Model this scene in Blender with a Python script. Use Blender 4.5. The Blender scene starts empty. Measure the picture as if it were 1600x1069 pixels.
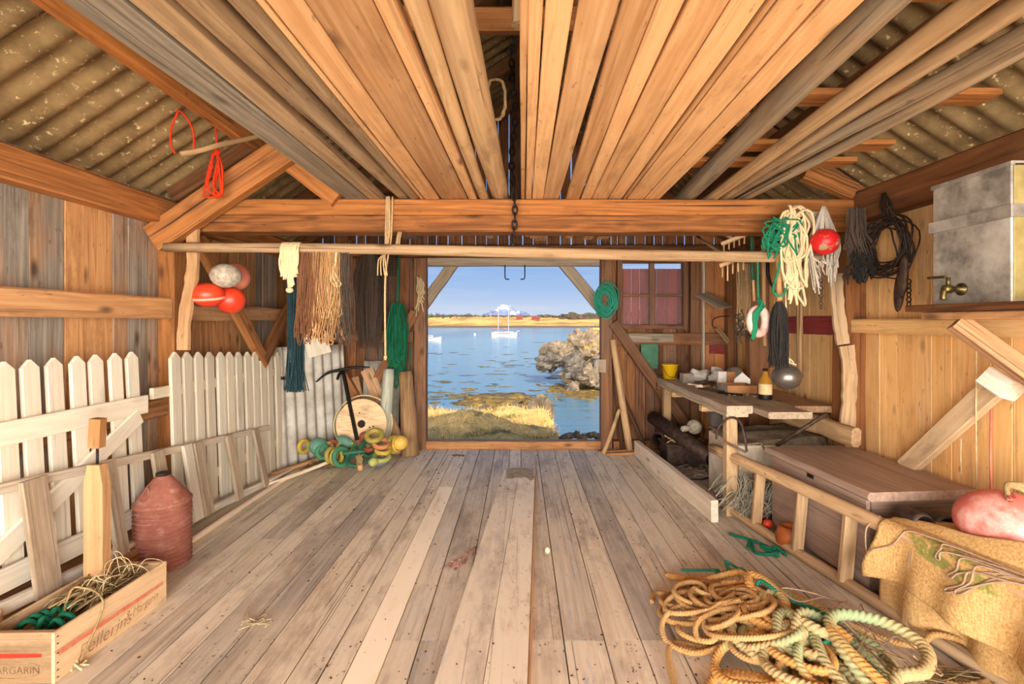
import bpy, math, random
from mathutils import Vector as V, Matrix, noise
R = random.Random(11)
F, VX, VY, CH = 760.0, 812.0, 503.0, 1.5          # lens and eye read off the photograph
PI = math.pi
X3, Y3, Z3 = V((1, 0, 0)), V((0, 1, 0)), V((0, 0, 1))
SC = bpy.context.scene
COL = SC.collection

def P(px, py, d): return V(((px-VX)*d/F, d, CH-(py-VY)*d/F))
def FL(px, py, z=0.0): return P(px, py, F*(CH-z)/(py-VY))
def AX(px, py, x): return P(px, py, F*x/(px-VX))
def U(a, b): return R.uniform(a, b)

# ------------------------------------------------------------------ mesh collector
class MB:
    def __init__(s): s.v, s.f, s.g, s.b, s.sm = [], [], [], [], []
    def add(s, vs, fs, gs=None, bc=(.5, 0, 1), smooth=False):
        o = len(s.v); s.v += [V(p) for p in vs]
        if gs is None:
            k = V((U(0, 40), U(0, 40), U(0, 40))); gs = [V(p)+k for p in vs]
        s.g += gs
        s.b += (bc if isinstance(bc, list) else [bc]*len(vs))
        s.f += [tuple(i+o for i in q) for q in fs]; s.sm += [smooth]*len(fs)
        return s
    def sweep(s, pts, prof, scale=None, closed=False, caps=True, bc=(.5, 0, 1), smooth=True, up=None, lobes=None, roll=None):
        pts = [V(p) for p in pts]; n = len(pts); m = len(prof)
        T = []
        for i in range(n):
            a = pts[(i-1) % n] if (closed or i > 0) else pts[i]
            b = pts[(i+1) % n] if (closed or i < n-1) else pts[i]
            t = b-a
            T.append(t.normalized() if t.length > 1e-9 else V((0, 0, 1)))
        u = V(up) if up is not None else (Z3 if abs(T[0].z) < .9 else X3)
        N = u-T[0]*u.dot(T[0]); N.normalize()
        k = V((U(0, 60), U(0, 60), U(0, 60))); vs, gs, L = [], [], 0.0
        for i in range(n):
            if i:
                L += (pts[i]-pts[i-1]).length
                N = N-T[i]*N.dot(T[i])
                if N.length < 1e-6: N = T[i].orthogonal()
                N.normalize()
            B = T[i].cross(N); sc = scale[i] if scale else 1.0
            for j, (x, y) in enumerate(prof):
                q = sc
                if lobes:
                    q = sc*(1-lobes[1]*(1-abs(math.cos(.5*(lobes[0]*(2*PI*j/m)-lobes[2]*L)))))
                vs.append(pts[i]+B*(x*q)+N*(y*q)); gs.append(V((L, x*sc, y*sc))+k)
        fs = []
        for i in range(n if closed else n-1):
            i2 = (i+1) % n
            for j in range(m):
                j2 = (j+1) % m
                fs.append((i*m+j, i*m+j2, i2*m+j2, i2*m+j))
        s.add(vs, fs, gs, bc, smooth)
        if caps and not closed:
            o = len(s.v)-len(vs)
            s.f.append(tuple(o+j for j in reversed(range(m)))); s.sm.append(False)
            s.f.append(tuple(o+(n-1)*m+j for j in range(m))); s.sm.append(False)
        return s
    def bar(s, p0, p1, w, h, up=Z3, bc=(.5, 0, 1), ch=.004, bow=0.0, seg=1, wob=0.0, taper=1.0):
        """sawn timber: w across, h along 'up', chamfered edges"""
        p0, p1 = V(p0), V(p1); c = min(ch, w*.3, h*.3); a, b = w/2, h/2
        prof = [(-a+c, -b), (a-c, -b), (a, -b+c), (a, b-c), (a-c, b), (-a+c, b), (-a, b-c), (-a, -b+c)]
        pts = []
        for i in range(seg+1):
            t = i/seg; q = p0.lerp(p1, t)+V(up)*(bow*4*t*(1-t))
            if wob and 0 < i < seg: q += V((U(-wob, wob), U(-wob, wob), U(-wob, wob)))
            pts.append(q)
        sc = [1+(taper-1)*i/seg for i in range(seg+1)]
        return s.sweep(pts, prof, sc, bc=bc, smooth=False, up=up)
    def box(s, c, size, rot=None, bc=(.5, 0, 1), grain=0, ch=.004):
        c = V(c); h = V(size)/2; M = rot or Matrix.Identity(3)
        ax = [M @ X3, M @ Y3, M @ Z3]; e = ax[grain]
        o = [(1, 2), (0, 2), (0, 1)][grain]
        upv = ax[o[1]]; 
        return s.bar(c-e*h[grain], c+e*h[grain], size[o[0]], size[o[1]], upv, bc, ch)
    def tube(s, pts, r, sides=8, scale=None, bc=(.5, 0, 1), closed=False, caps=True, lobes=None):
        prof = [(r*math.cos(2*PI*j/sides), r*math.sin(2*PI*j/sides)) for j in range(sides)]
        return s.sweep(pts, prof, scale, closed, caps, bc, True, None, lobes)
    def log(s, p0, p1, r0, r1, sides=14, seg=10, wob=.006, bc=(.5, 0, 1), bend=V((0, 0, 0))):
        p0, p1 = V(p0), V(p1); ph = U(0, 9)
        pts, sc = [], []
        for i in range(seg+1):
            t = i/seg
            pts.append(p0.lerp(p1, t)+V(bend)*(4*t*(1-t))+V((math.sin(ph+t*5)*wob, 0, math.cos(ph*2+t*6)*wob)))
            sc.append((r0+(r1-r0)*t)*(1+U(-.04, .04)))
        k = [1+U(-.06, .06) for _ in range(sides)]
        prof = [(k[j]*math.cos(2*PI*j/sides), k[j]*math.sin(2*PI*j/sides)) for j in range(sides)]
        return s.sweep(pts, prof, sc, bc=bc)
    def lathe(s, prof, c, axis=Z3, sides=24, bc=(.5, 0, 1), smooth=True, squash=1.0, cap=True):
        axis = V(axis).normalized(); a = axis.orthogonal().normalized()
        if abs(axis.z) > .99: a = X3.copy()
        b = axis.cross(a); vs, fs = [], []; n = len(prof)
        for r, z in prof:
            for j in range(sides):
                t = 2*PI*j/sides
                vs.append(V(c)+axis*z+a*(r*math.cos(t))+b*(r*math.sin(t)*squash))
        for i in range(n-1):
            for j in range(sides):
                k = (j+1) % sides
                fs.append((i*sides+j, i*sides+k, (i+1)*sides+k, (i+1)*sides+j))
        if cap and prof[0][0] > 1e-4: fs.append(tuple(reversed(range(sides))))
        if cap and prof[-1][0] > 1e-4: fs.append(tuple((n-1)*sides+j for j in range(sides)))
        return s.add(vs, fs, None, bc, smooth)
    def ell(s, c, rad, rot=None, nu=20, nv=12, bc=(.5, 0, 1), rough=0.0, seed=0.0, smooth=True):
        M = rot or Matrix.Identity(3); vs, fs = [], []; rad = V(rad)
        for i in range(nv+1):
            t = PI*i/nv
            for j in range(nu):
                p = 2*PI*j/nu
                q = V((math.sin(t)*math.cos(p), math.sin(t)*math.sin(p), -math.cos(t)))
                if rough: 
                    q = q*(1+rough*noise.noise(q*1.4+V((seed, seed*.7, 0)))+rough*.5*noise.noise(q*3.1+V((seed, 0, seed))))
                vs.append(V(c)+M @ V((q.x*rad.x, q.y*rad.y, q.z*rad.z)))
        for i in range(nv):
            for j in range(nu):
                k = (j+1) % nu
                fs.append((i*nu+j, i*nu+k, (i+1)*nu+k, (i+1)*nu+j))
        return s.add(vs, fs, None, bc, smooth)
    def torus(s, c, nrm, Rr, r, seg=28, sides=12, bc=(.5, 0, 1), sq=1.0):
        nrm = V(nrm).normalized(); a = nrm.orthogonal().normalized(); b = nrm.cross(a)
        pts = [V(c)+a*(Rr*math.cos(2*PI*i/seg))+b*(Rr*sq*math.sin(2*PI*i/seg)) for i in range(seg)]
        return s.tube(pts, r, sides, closed=True, bc=bc)
    def quad(s, a, b, c, d, bc=(.5, 0, 1)): return s.add([a, b, c, d], [(0, 1, 2, 3)], None, bc)
    def sheet(s, fn, nu, nv, bc=(.5, 0, 1), smooth=True, bfn=None):
        """grid surface from fn(u, v)"""
        vs = [V(fn(i/nu, j/nv)) for i in range(nu+1) for j in range(nv+1)]
        w = nv+1
        fs = [(i*w+j, (i+1)*w+j, (i+1)*w+j+1, i*w+j+1) for i in range(nu) for j in range(nv)]
        if bfn: bc = [bfn(i/nu, j/nv) for i in range(nu+1) for j in range(nv+1)]
        return s.add(vs, fs, None, bc, smooth)
    # ---- linking
    def build(s, name, m, parent=None, base=None, solid=None):
        root = parent
        while root is not None and root.parent is not None: root = root.parent
        if base is None:
            if root is not None: base = V(root['_b']) if '_b' in root else V((0, 0, 0))
            elif s.v:
                xs = [p.x for p in s.v]; ys = [p.y for p in s.v]; zs = [p.z for p in s.v]
                base = V(((min(xs)+max(xs))/2, (min(ys)+max(ys))/2, min(zs)))
            else: base = V((0, 0, 0))
        me = bpy.data.meshes.new(name)
        me.from_pydata([tuple(p-base) for p in s.v], [], s.f)
        me.polygons.foreach_set('use_smooth', s.sm)
        a = me.attributes.new('gc', 'FLOAT_VECTOR', 'POINT'); a.data.foreach_set('vector', [c for q in s.g for c in q])
        b = me.attributes.new('bc', 'FLOAT_COLOR', 'POINT'); b.data.foreach_set('color', [c for q in s.b for c in (q[0], q[1], q[2], 1.0)])
        me.update()
        if m is not None: me.materials.append(m)
        o = bpy.data.objects.new(name, me); COL.objects.link(o)
        if parent is None: o.location = base; o['_b'] = list(base)
        else: o.parent = parent
        if solid:
            md = o.modifiers.new('thickness', 'SOLIDIFY'); md.thickness = solid; md.offset = 0
        return o
    def one(s, name, m, label, cat, group=None, solid=None):
        return tag(s.build(name, m, solid=solid), label, cat, group)
    def struct(s, name, m, parent=None, label=None):
        o = s.build(name, m, parent)
        if parent is None: o['kind'] = 'structure'
        if label: o['label'] = label
        return o

def tag(o, label, cat, group=None, kind=None):
    o['label'] = label; o['category'] = cat
    if group: o['group'] = group
    if kind: o['kind'] = kind
    return o
def thing(name, label, cat, base, group=None):
    o = bpy.data.objects.new(name, None); COL.objects.link(o); o.empty_display_size = .1
    o.location = V(base); o['_b'] = list(base)
    return tag(o, label, cat, group)
def copy_thing(src, dv, label=None, rotz=None):
    r = src.copy(); COL.objects.link(r); r.location = src.location+V(dv)
    if rotz is not None: r.rotation_euler.z = rotz
    if label: r['label'] = label
    for ch in src.children:
        c = ch.copy(); COL.objects.link(c); c.parent = r
        for g in ch.children:
            d = g.copy(); COL.objects.link(d); d.parent = c
    return r
def smooth_path(ctrl, n=8, closed=False):
    c = [V(p) for p in ctrl]; out = []; m = len(c)
    rng = range(m) if closed else range(m-1)
    for i in rng:
        g = lambda k: c[k % m] if closed else c[max(0, min(m-1, k))]
        p0, p1, p2, p3 = g(i-1), g(i), g(i+1), g(i+2)
        for j in range(n):
            t = j/n
            out.append(.5*((2*p1)+(p2-p0)*t+(2*p0-5*p1+4*p2-p3)*t*t+(3*p1-p0-3*p2+p3)*t*t*t))
    if not closed: out.append(c[-1])
    return out

# ------------------------------------------------------------------ materials
def C(r, g, b):
    f = lambda x: (x/255/12.92) if x/255 <= .04045 else ((x/255+.055)/1.055)**2.4
    return (f(r), f(g), f(b), 1.0)
class NT:
    def __init__(s, name):
        s.m = bpy.data.materials.new(name); s.m.use_nodes = True; s.t = s.m.node_tree; s.t.nodes.clear()
        s.out = s.n('ShaderNodeOutputMaterial'); s.p = s.n('ShaderNodeBsdfPrincipled')
        s.l(s.p.outputs[0], s.out.inputs[0])
    def n(s, t, **k):
        x = s.t.nodes.new(t)
        for a, b in k.items(): setattr(x, a, b)
        return x
    def l(s, a, b): s.t.links.new(a, b)
    def put(s, sock, v):
        if hasattr(v, 'is_linked') or hasattr(v, 'links'): s.l(v, sock)
        elif v is not None: sock.default_value = v
    def attr(s, name, out='Vector'):
        return s.n('ShaderNodeAttribute', attribute_name=name).outputs[out]
    def vmul(s, a, v):
        x = s.n('ShaderNodeVectorMath', operation='MULTIPLY'); s.put(x.inputs[0], a); x.inputs[1].default_value = v; return x.outputs[0]
    def noise(s, vec, sc=1, det=4, ro=.6, dist=0):
        x = s.n('ShaderNodeTexNoise'); s.put(x.inputs['Vector'], vec); x.inputs['Scale'].default_value = sc
        x.inputs['Detail'].default_value = det; x.inputs['Roughness'].default_value = ro; x.inputs['Distortion'].default_value = dist
        return x.outputs[0]
    def math(s, op, a, b=None, c=None, clamp=False):
        x = s.n('ShaderNodeMath', operation=op, use_clamp=clamp); s.put(x.inputs[0], a)
        if b is not None: s.put(x.inputs[1], b)
        if c is not None: s.put(x.inputs[2], c)
        return x.outputs[0]
    def rng(s, a, lo, hi, to0=0.0, to1=1.0):
        x = s.n('ShaderNodeMapRange'); s.put(x.inputs[0], a)
        for i, q in enumerate((lo, hi, to0, to1)): x.inputs[i+1].default_value = q
        return x.outputs[0]
    def mix(s, f, a, b, mode='MIX'):
        x = s.n('ShaderNodeMix', data_type='RGBA', blend_type=mode); s.put(x.inputs[0], f); s.put(x.inputs[6], a); s.put(x.inputs[7], b)
        return x.outputs[2]
    def sep(s, a):
        x = s.n('ShaderNodeSeparateColor'); s.put(x.inputs[0], a); return x.outputs
    def bump(s, h, st=.3, dist=.01):
        x = s.n('ShaderNodeBump'); x.inputs['Strength'].default_value = st; x.inputs['Distance'].default_value = dist
        s.put(x.inputs['Height'], h); s.l(x.outputs[0], s.p.inputs['Normal'])
    def fin(s, col, rough=.7, metal=0.0, spec=.3):
        s.put(s.p.inputs['Base Color'], col); s.put(s.p.inputs['Roughness'], rough); s.put(s.p.inputs['Metallic'], metal)
        s.p.inputs['Specular IOR Level'].default_value = spec
        return s.m

def wood(name, A, B, grey=(160, 150, 138), knot=.7, rough=.75, stain=.35, bump=.35, dark=(48, 26, 12), crack=.5, dirt=0.0, fine=1.0):
    t = NT(name); g = t.attr('gc'); bc = t.sep(t.attr('bc', 'Color'))
    fib = t.noise(t.vmul(g, (1.6*fine, 42*fine, 42*fine)), 1, 5, .65)
    broad = t.noise(t.vmul(g, (.55, 6.5, 6.5)), 1, 2, .5, .4)
    ring = t.math('MULTIPLY_ADD', t.math('SINE', t.math('MULTIPLY', broad, 58.0)), .5, .5)
    f = t.math('ADD', t.math('MULTIPLY', ring, .34), t.math('MULTIPLY', t.rng(fib, .32, .68), .52))
    f = t.math('ADD', f, t.math('MULTIPLY_ADD', bc[0], 1.1, -.5), clamp=True)
    col = t.mix(f, C(*A), C(*B))
    big = t.noise(t.vmul(g, (1.1, 3.0, 3.0)), 1, 4, .6)
    gr = t.math('MULTIPLY', bc[1], t.rng(big, .3, .62, .35, 1.25), clamp=True)
    gcol = t.mix(t.rng(fib, .3, .7), C(*grey), C(*[int(c*.62) for c in grey]))
    col = t.mix(gr, col, gcol)
    vo = t.n('ShaderNodeTexVoronoi'); t.l(t.vmul(g, (2.6, 6.5, 6.5)), vo.inputs['Vector']); vo.inputs['Scale'].default_value = 1
    gate = t.math('GREATER_THAN', t.sep(vo.outputs['Color'])[0], .45)
    kn = t.math('MULTIPLY', t.rng(vo.outputs['Distance'], .06, .20, 1, 0), t.math('MULTIPLY', gate, knot))
    col = t.mix(kn, col, C(*dark))
    st = t.math('MULTIPLY', t.rng(t.noise(t.vmul(g, (1.7, 5, 5)), 1.3, 5, .7), .53, .72), stain)
    col = t.mix(st, col, C(int(dark[0]*1.3), int(dark[1]*1.4), int(dark[2]*1.6)))
    cr = t.math('MULTIPLY', t.rng(t.noise(t.vmul(g, (.7, 60, 60)), 1, 2, .5), .36, .29), crack)
    col = t.mix(cr, col, C(30, 18, 10))
    sp_ = t.math('MULTIPLY', t.rng(t.noise(t.vmul(g, (14, 40, 40)), 1, 2, .5), .67, .76), knot*.6)
    col = t.mix(sp_, col, C(*dark))
    if dirt:
        d2 = t.math('MULTIPLY', t.rng(t.noise(t.vmul(g, (34, 46, 46)), 1, 3, .6), .62, .70), t.rng(t.noise(g, 2.2, 3, .6), .4, .65))
        col = t.mix(t.math('MULTIPLY', d2, dirt), col, C(62, 44, 30))
    if dirt:      # worn white paint streaks along the middle of the floor
        ge = t.n('ShaderNodeNewGeometry'); sx = t.n('ShaderNodeSeparateXYZ'); t.l(ge.outputs['Position'], sx.inputs[0])
        b1 = t.math('SUBTRACT', 1.0, t.rng(t.math('ABSOLUTE', t.math('ADD', sx.outputs[0], .42)), .10, .30), clamp=True)
        b2 = t.math('SUBTRACT', 1.0, t.rng(t.math('ABSOLUTE', t.math('ADD', sx.outputs[0], -.27)), .06, .22), clamp=True)
        pn = t.rng(t.noise(t.vmul(g, (5, 26, 26)), 1, 5, .7), .54, .66)
        col = t.mix(t.math('MULTIPLY', t.math('MULTIPLY', t.math('MAXIMUM', b1, b2), pn), .7), col, C(214, 216, 218))
        sm = t.math('MULTIPLY', t.rng(t.noise(t.vmul(g, (1.6, 4, 4)), 1, 5, .7), .52, .70), .55)
        col = t.mix(sm, col, C(136, 112, 90))
    v = t.n('ShaderNodeCombineColor')
    for i in range(3): t.l(bc[2], v.inputs[i])
    col = t.mix(1.0, col, v.outputs[0], 'MULTIPLY')
    t.bump(t.math('SUBTRACT', t.math('ADD', fib, t.math('MULTIPLY', big, .4)), t.math('MULTIPLY', cr, .8)), bump, .006)
    return t.fin(col, rough)

def plain(name, A, B=None, rough=.6, metal=0.0, sc=8, lo=.35, hi=.65, bump=0.0, spec=.35, Cc=None, sc2=3, thr=(.55, .7), bsc=None):
    """two-tone mottled material, optional third colour in patches"""
    t = NT(name); g = t.attr('gc'); bc = t.sep(t.attr('bc', 'Color'))
    n1 = t.noise(g, sc, 5, .65)
    col = t.mix(t.rng(n1, lo, hi), C(*A), C(*(B or [int(c*.75) for c in A])))
    if Cc: col = t.mix(t.rng(t.noise(g, sc2, 5, .65), *thr), col, C(*Cc))
    v = t.n('ShaderNodeCombineColor')
    for i in range(3): t.l(bc[2], v.inputs[i])
    col = t.mix(1.0, col, v.outputs[0], 'MULTIPLY')
    if bump: t.bump(t.noise(g, bsc or sc*3, 4, .6), bump, .006)
    return t.fin(col, rough, metal, spec)

def ropemat(name, A, B, Cc=None, sc2=2.0, thr=(.45, .58), rough=.9, bump=.5):
    t = NT(name); g = t.attr('gc'); bc = t.sep(t.attr('bc', 'Color'))
    col = t.mix(t.rng(t.noise(t.vmul(g, (60, 220, 220)), 1, 3, .6), .3, .7), C(*A), C(*B))
    if Cc: col = t.mix(t.rng(t.noise(t.vmul(g, (sc2, 0, 0)), 1, 2, .5), *thr), col, C(*Cc))
    v = t.n('ShaderNodeCombineColor')
    for i in range(3): t.l(bc[2], v.inputs[i])
    col = t.mix(1.0, col, v.outputs[0], 'MULTIPLY')
    t.bump(t.noise(t.vmul(g, (120, 300, 300)), 1, 3, .6), bump, .002)
    return t.fin(col, rough, 0, .15)

M = {}
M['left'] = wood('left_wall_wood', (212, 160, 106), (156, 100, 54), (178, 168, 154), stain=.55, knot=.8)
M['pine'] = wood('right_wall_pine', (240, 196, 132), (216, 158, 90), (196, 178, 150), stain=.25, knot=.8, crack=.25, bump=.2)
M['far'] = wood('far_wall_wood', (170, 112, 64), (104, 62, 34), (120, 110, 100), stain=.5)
M['beam'] = wood('beam_wood', (178, 114, 56), (110, 64, 26), (150, 130, 110), stain=.4, knot=.7, crack=.8)
M['darkbeam'] = wood('dark_beam_wood', (132, 84, 44), (80, 46, 22), (110, 100, 90), stain=.6)
M['plank'] = wood('loft_plank_wood', (218, 172, 122), (184, 130, 80), (156, 134, 110), stain=.28, knot=.75, crack=.25, bump=.2)
M['floor'] = wood('floor_wood', (253, 241, 214), (230, 212, 180), (212, 204, 190), knot=.3, stain=.3, crack=.55, dirt=.85, dark=(86, 64, 48))
M['log'] = wood('old_log_wood', (200, 164, 120), (146, 112, 76), (166, 148, 124), stain=.4, crack=.7, fine=.7)
M['pale'] = wood('pale_raw_wood', (240, 222, 196), (214, 188, 152), (200, 192, 182), knot=.5, stain=.15, crack=.3)
M['white'] = wood('whitewashed_wood', (240, 232, 212), (222, 208, 180), (204, 196, 182), knot=.2, stain=.12, crack=.25, dark=(150, 130, 100), bump=.2)
M['grey'] = wood('grey_weathered_wood', (200, 178, 150), (150, 126, 98), (182, 168, 148), knot=.5, stain=.3)
M['chest'] = wood('brown_painted_chest_wood', (172, 142, 122), (134, 108, 92), (164, 148, 134), knot=.1, stain=.3, crack=.3, rough=.55, dark=(50, 34, 28))
M['crate'] = wood('crate_wood', (230, 198, 156), (200, 160, 114), (180, 160, 130), knot=.3, stain=.55, crack=.3, dark=(60, 44, 30))
M['redwood'] = wood('red_painted_wood', (158, 62, 58), (120, 42, 42), (140, 90, 84), knot=.2, stain=.35, crack=.4, dark=(60, 20, 20))
M['iron'] = plain('rusty_iron', (92, 72, 60), (52, 40, 36), .6, .5, 20, bump=.4)
M['dark'] = plain('dark_iron', (50, 44, 42), (28, 25, 24), .5, .6, 20)
M['brass'] = plain('old_brass', (120, 104, 60), (70, 58, 34), .4, .8, 30)
SKY_FRONT, FILL_BACK, SUN, EXPO = .82, 15.0, 6.5, .26
XL, XR, YB, YF = -2.62, 2.55, -1.7, 5.8
RS, RZ = .66, 2.42                                  # roof slope and its height over the wall line
roof_z = lambda x: RZ+RS*(2.6-abs(x))

def rb(grey_p=.3, g=(.4, 1), tone=(.2, .8), val=(.82, 1.08)):
    return (U(*tone), U(*g) if R.random() < grey_p else U(0, .18), U(*val))

# ---- floor
m = MB(); x = XL
fl = []
while x < XR:
    wd = U(.125, .195)
    if -.93 < x < -.74: wd = -.74-x+.001
    fl.append((x, min(x+wd, XR))); x += wd
    if abs(x+.74) < .01:
        fl.append((-.74, -.60)); x = -.60
for a, b in fl:
    new = abs(a+.74) < .005
    cuts = [YB, YF]
    if not new: cuts = [YB, 2.29 if -.62 < a < 1.05 else (U(3.0, 4.9) if R.random() < .5 else YF-.001), YF]
    else: cuts = [YB, 4.42, YF]
    zt = U(-.002, .001)
    for c0, c1 in zip(cuts, cuts[1:]):
        if c1-c0 < .05: continue
        bc = rb(.38, (.2, .65), (.1, .75), (.9, 1.08))
        if a > .85: bc = (bc[0], bc[1], bc[2]*.9)
        if new and c0 == YB: bc = (-.3, -.2, 1.3)
        m.bar(((a+b)/2, c0+.0015, zt-.015), ((a+b)/2, c1-.0015, zt-.015), b-a-U(.004, .008), .03, Z3, bc, .002)
m.box((0, 2, -.06), (5.2, 7.4, .05), None, (.9, 0, .25), 1)
m.struct('floor', M['floor'])

# ---- walls: upright boards
def boards(m, make, lo, hi, z0, zf, wr, gapr, bcf, th=.024, split=None):
    q = lo
    while q < hi-.01:
        wd = min(U(*wr), hi-q); g = U(*gapr); c = q+wd/2
        for a, b in (split(c, wd) if split else [(z0, zf(c))]):
            if b-a < .03: continue
            p0, p1, upv = make(c, a), make(c, b), None
            m.bar(p0, p1, wd-(g*2.4 if a > 2.2 and split else g), th, make('n', 0), bcf(c), .003, 0, 1)
        q += wd
m = MB()
def bl(c):
    if 2.3 < c < 2.72 or 3.2 < c < 3.38: return (U(.3, .6), U(.8, 1), U(.85, 1.0))
    if 2.72 <= c < 3.05: return (U(.1, .4), .05, U(.95, 1.05))
    if c > 3.6: return rb(.55, (.7, 1.1), (.3, .9), (.75, .98))
    return rb(.3)
boards(m, lambda c, z: X3 if c == 'n' else V((XL-.014+U(-.004, .004), c, z)), YB, YF, -.1, lambda c: 2.42, (.12, .21), (.0015, .005), bl)
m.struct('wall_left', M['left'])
m = MB()
boards(m, lambda c, z: X3 if c == 'n' else V((XR+.014+U(-.003, .003), c, z)), YB, YF, -.1, lambda c: 2.42, (.11, .17), (.0008, .0035), lambda c: rb(.12, (.2, .5), (.15, .7), (.92, 1.08)))
m.struct('wall_right', M['pine'])
# far wall with door (x -1.10..0.954, z .095..2.17) and window (x 1.17..1.97, z 1.42..2.2)
m = MB()
def sp_far(c, wd):
    top = roof_z(c)-.02
    if c < -1.10 or 1.0 < c < 1.165 or c > 1.97: return [(-.1, 2.30), (2.302, top)]
    if c < 1.0: return [(-.1, .08), (2.24, top)]
    return [(-.1, 1.42), (2.21, top)]
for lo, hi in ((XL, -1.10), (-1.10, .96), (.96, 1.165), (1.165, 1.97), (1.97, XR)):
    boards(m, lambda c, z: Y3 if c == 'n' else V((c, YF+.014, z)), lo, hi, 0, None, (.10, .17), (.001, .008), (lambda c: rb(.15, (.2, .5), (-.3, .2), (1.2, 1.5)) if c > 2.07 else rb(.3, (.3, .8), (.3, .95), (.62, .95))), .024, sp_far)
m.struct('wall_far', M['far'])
m = MB()
boards(m, lambda c, z: Y3 if c == 'n' else V((c, YB-.014, z)), XL, XR, 0, None, (.14, .18), (.001, .003), lambda c: rb(.2), .024, lambda c, wd: [(2.5, roof_z(c)-.02)])
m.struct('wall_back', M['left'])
# ---- roof of lapped corrugated sheets
M['sheet'] = plain('corrugated_roof_sheet', (150, 124, 82), (112, 88, 56), .85, 0, 5, bump=.2, Cc=(214, 190, 140), sc2=26, thr=(.6, .68))
def rsheet(m, side, y0, y1, s0, s1, lift):
    ny = max(2, int((y1-y0)/.0183))
    def fn(u, v):
        y = y0+(y1-y0)*u; xx = 2.78-(s0+(s1-s0)*v)
        return (side*xx, y, roof_z(xx)+.05+lift+.017*math.sin(2*PI*y/.150))
    b = (U(.2, .8), 0, U(.88, 1.05))
    m.sheet(fn, ny, 3, b)
for side, nm in ((-1, 'ceiling_left'), (1, 'ceiling_right')):
    m = MB(); y = YB-.3; k = 0
    while y < YF+.3:
        for j, (s0, s1) in enumerate(((0, 1.0), (.9, 1.9), (1.8, 2.785))):
            rsheet(m, side, y, min(y+1.07, YF+.35), s0, s1, .010*j+.006*(k % 2))
        y += 1.022; k += 1
    m.struct(nm, M['sheet'])

# ---- frame: plates, posts, girts, tie beams, rafters (all structure)
def st_bar(name, p0, p1, w, h, up=Z3, mt='beam', bc=(.5, .05, 1), seg=6, wob=.004, ch=.01):
    return MB().bar(p0, p1, w, h, up, bc, ch, 0, seg, wob).struct(name, M[mt])
st_bar('wall_plate_left', (-2.56, YB, 2.285), (-2.56, YF, 2.285), .12, .175, mt='beam', bc=(.45, .1, 1.3))
st_bar('wall_plate_right', (2.485, YB, 2.33), (2.485, YF, 2.33), .14, .21, mt='darkbeam', bc=(.45, .1, 1.05))
st_bar('girt_left_upper', (-2.56, YB, 1.597), (-2.56, 3.5, 1.597), .12, .148, mt='left', bc=(.3, .15, 1.05))
st_bar('girt_left_upper', (-2.56, 3.7, 1.577), (-2.56, YF, 1.577), .12, .13, mt='left', bc=(.4, .2, .95))
st_bar('girt_left_lower', (-2.575, YB, .895), (-2.575, YF, .895), .09, .13, mt='left', bc=(.7, .1, .85))
st_bar('girt_right_upper', (2.49, YB, 1.48), (2.49, 3.6, 1.47), .11, .10, mt='pine', bc=(.35, .15, 1))
st_bar('post_left', (-2.56, 3.6, -.02), (-2.56, 3.6, 2.2), .12, .19, Y3, 'beam', (.45, .1, 1))
st_bar('post_right', (2.475, 3.66, -.02), (2.475, 3.66, 2.23), .15, .17, Y3, 'darkbeam', (.2, .05, 1.15))
st_bar('stud_right', (2.45, 5.02, -.02), (2.45, 5.02, 2.23), .2, .12, Y3, 'darkbeam', (.1, .3, 1.3))
st_bar('corner_post_left', (-2.54, YF-.08, -.02), (-2.54, YF-.08, 2.2), .15, .15, Y3, 'far', (.6, .2, .9))
st_bar('corner_post_right', (2.49, YF-.06, -.02), (2.49, YF-.06, 2.2), .11, .11, Y3, 'far', (.5, .2, .9))
tb = MB()
tb.bar((-2.42, 3.6, 2.212), (2.42, 3.6, 2.212), .18, .122, Z3, (.7, .03, .95), .008, 0, 8, .004)
tb.bar((-2.36, 3.6, 2.332), (2.42, 3.6, 2.328), .18, .116, Z3, (.4, .03, 1.02), .008, 0, 8, .004)
tb.struct('tie_beam', M['beam'])
st_bar('tie_beam', (-2.5, .52, 2.27), (2.42, .52, 2.27), .18, .22, bc=(.5, .05, 1))
st_bar('far_plate', (-2.5, YF-.07, 2.33), (2.45, YF-.07, 2.33), .13, .14, mt='darkbeam', bc=(.6, .1, 1))
# truss timbers at the tie beam
st_bar('rafter_left', P(242, 374, 3.43), P(452, 232, 3.43), .10, .195, V((.55, 0, .83)), 'beam', (.45, .1, 1.15))
st_bar('rafter_left_upper', V((-2.58, 3.62, 2.44)), V((-.02, 3.62, 4.1)), .1, .14, V((.55, 0, .83)), 'darkbeam')
st_bar('rafter_right', V((2.52, 3.62, 2.42)), V((.02, 3.62, 4.06)), .1, .14, V((-.55, 0, .83)), 'darkbeam', (.3, .1, 1.3))
st_bar('strut_left', P(438, 243, 3.5), P(528, 312, 3.5), .08, .13, V((.6, 0, .8)), 'beam', (.3, .05, 1.05))
st_bar('strut_right', P(1332, 300, 3.5), P(1256, 268, 3.5), .09, .12, V((-.4, 0, .9)), 'beam', (.4, .05, .95))
for i, yy in enumerate((1.0, 2.3, 4.7, 5.6)):
    st_bar('rafter_left', V((-2.6, yy, roof_z(2.6)-.07)), V((-.02, yy, roof_z(.02)-.07)), .07, .11, V((.55, 0, .83)), 'darkbeam') if yy > 4 or yy < 1.5 else None
    st_bar('rafter_right', V((2.6, yy, roof_z(2.6)-.07)), V((.02, yy, roof_z(.02)-.07)), .07, .11, V((-.55, 0, .83)), 'darkbeam') if yy > 4 or yy < 1.5 else None
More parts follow.
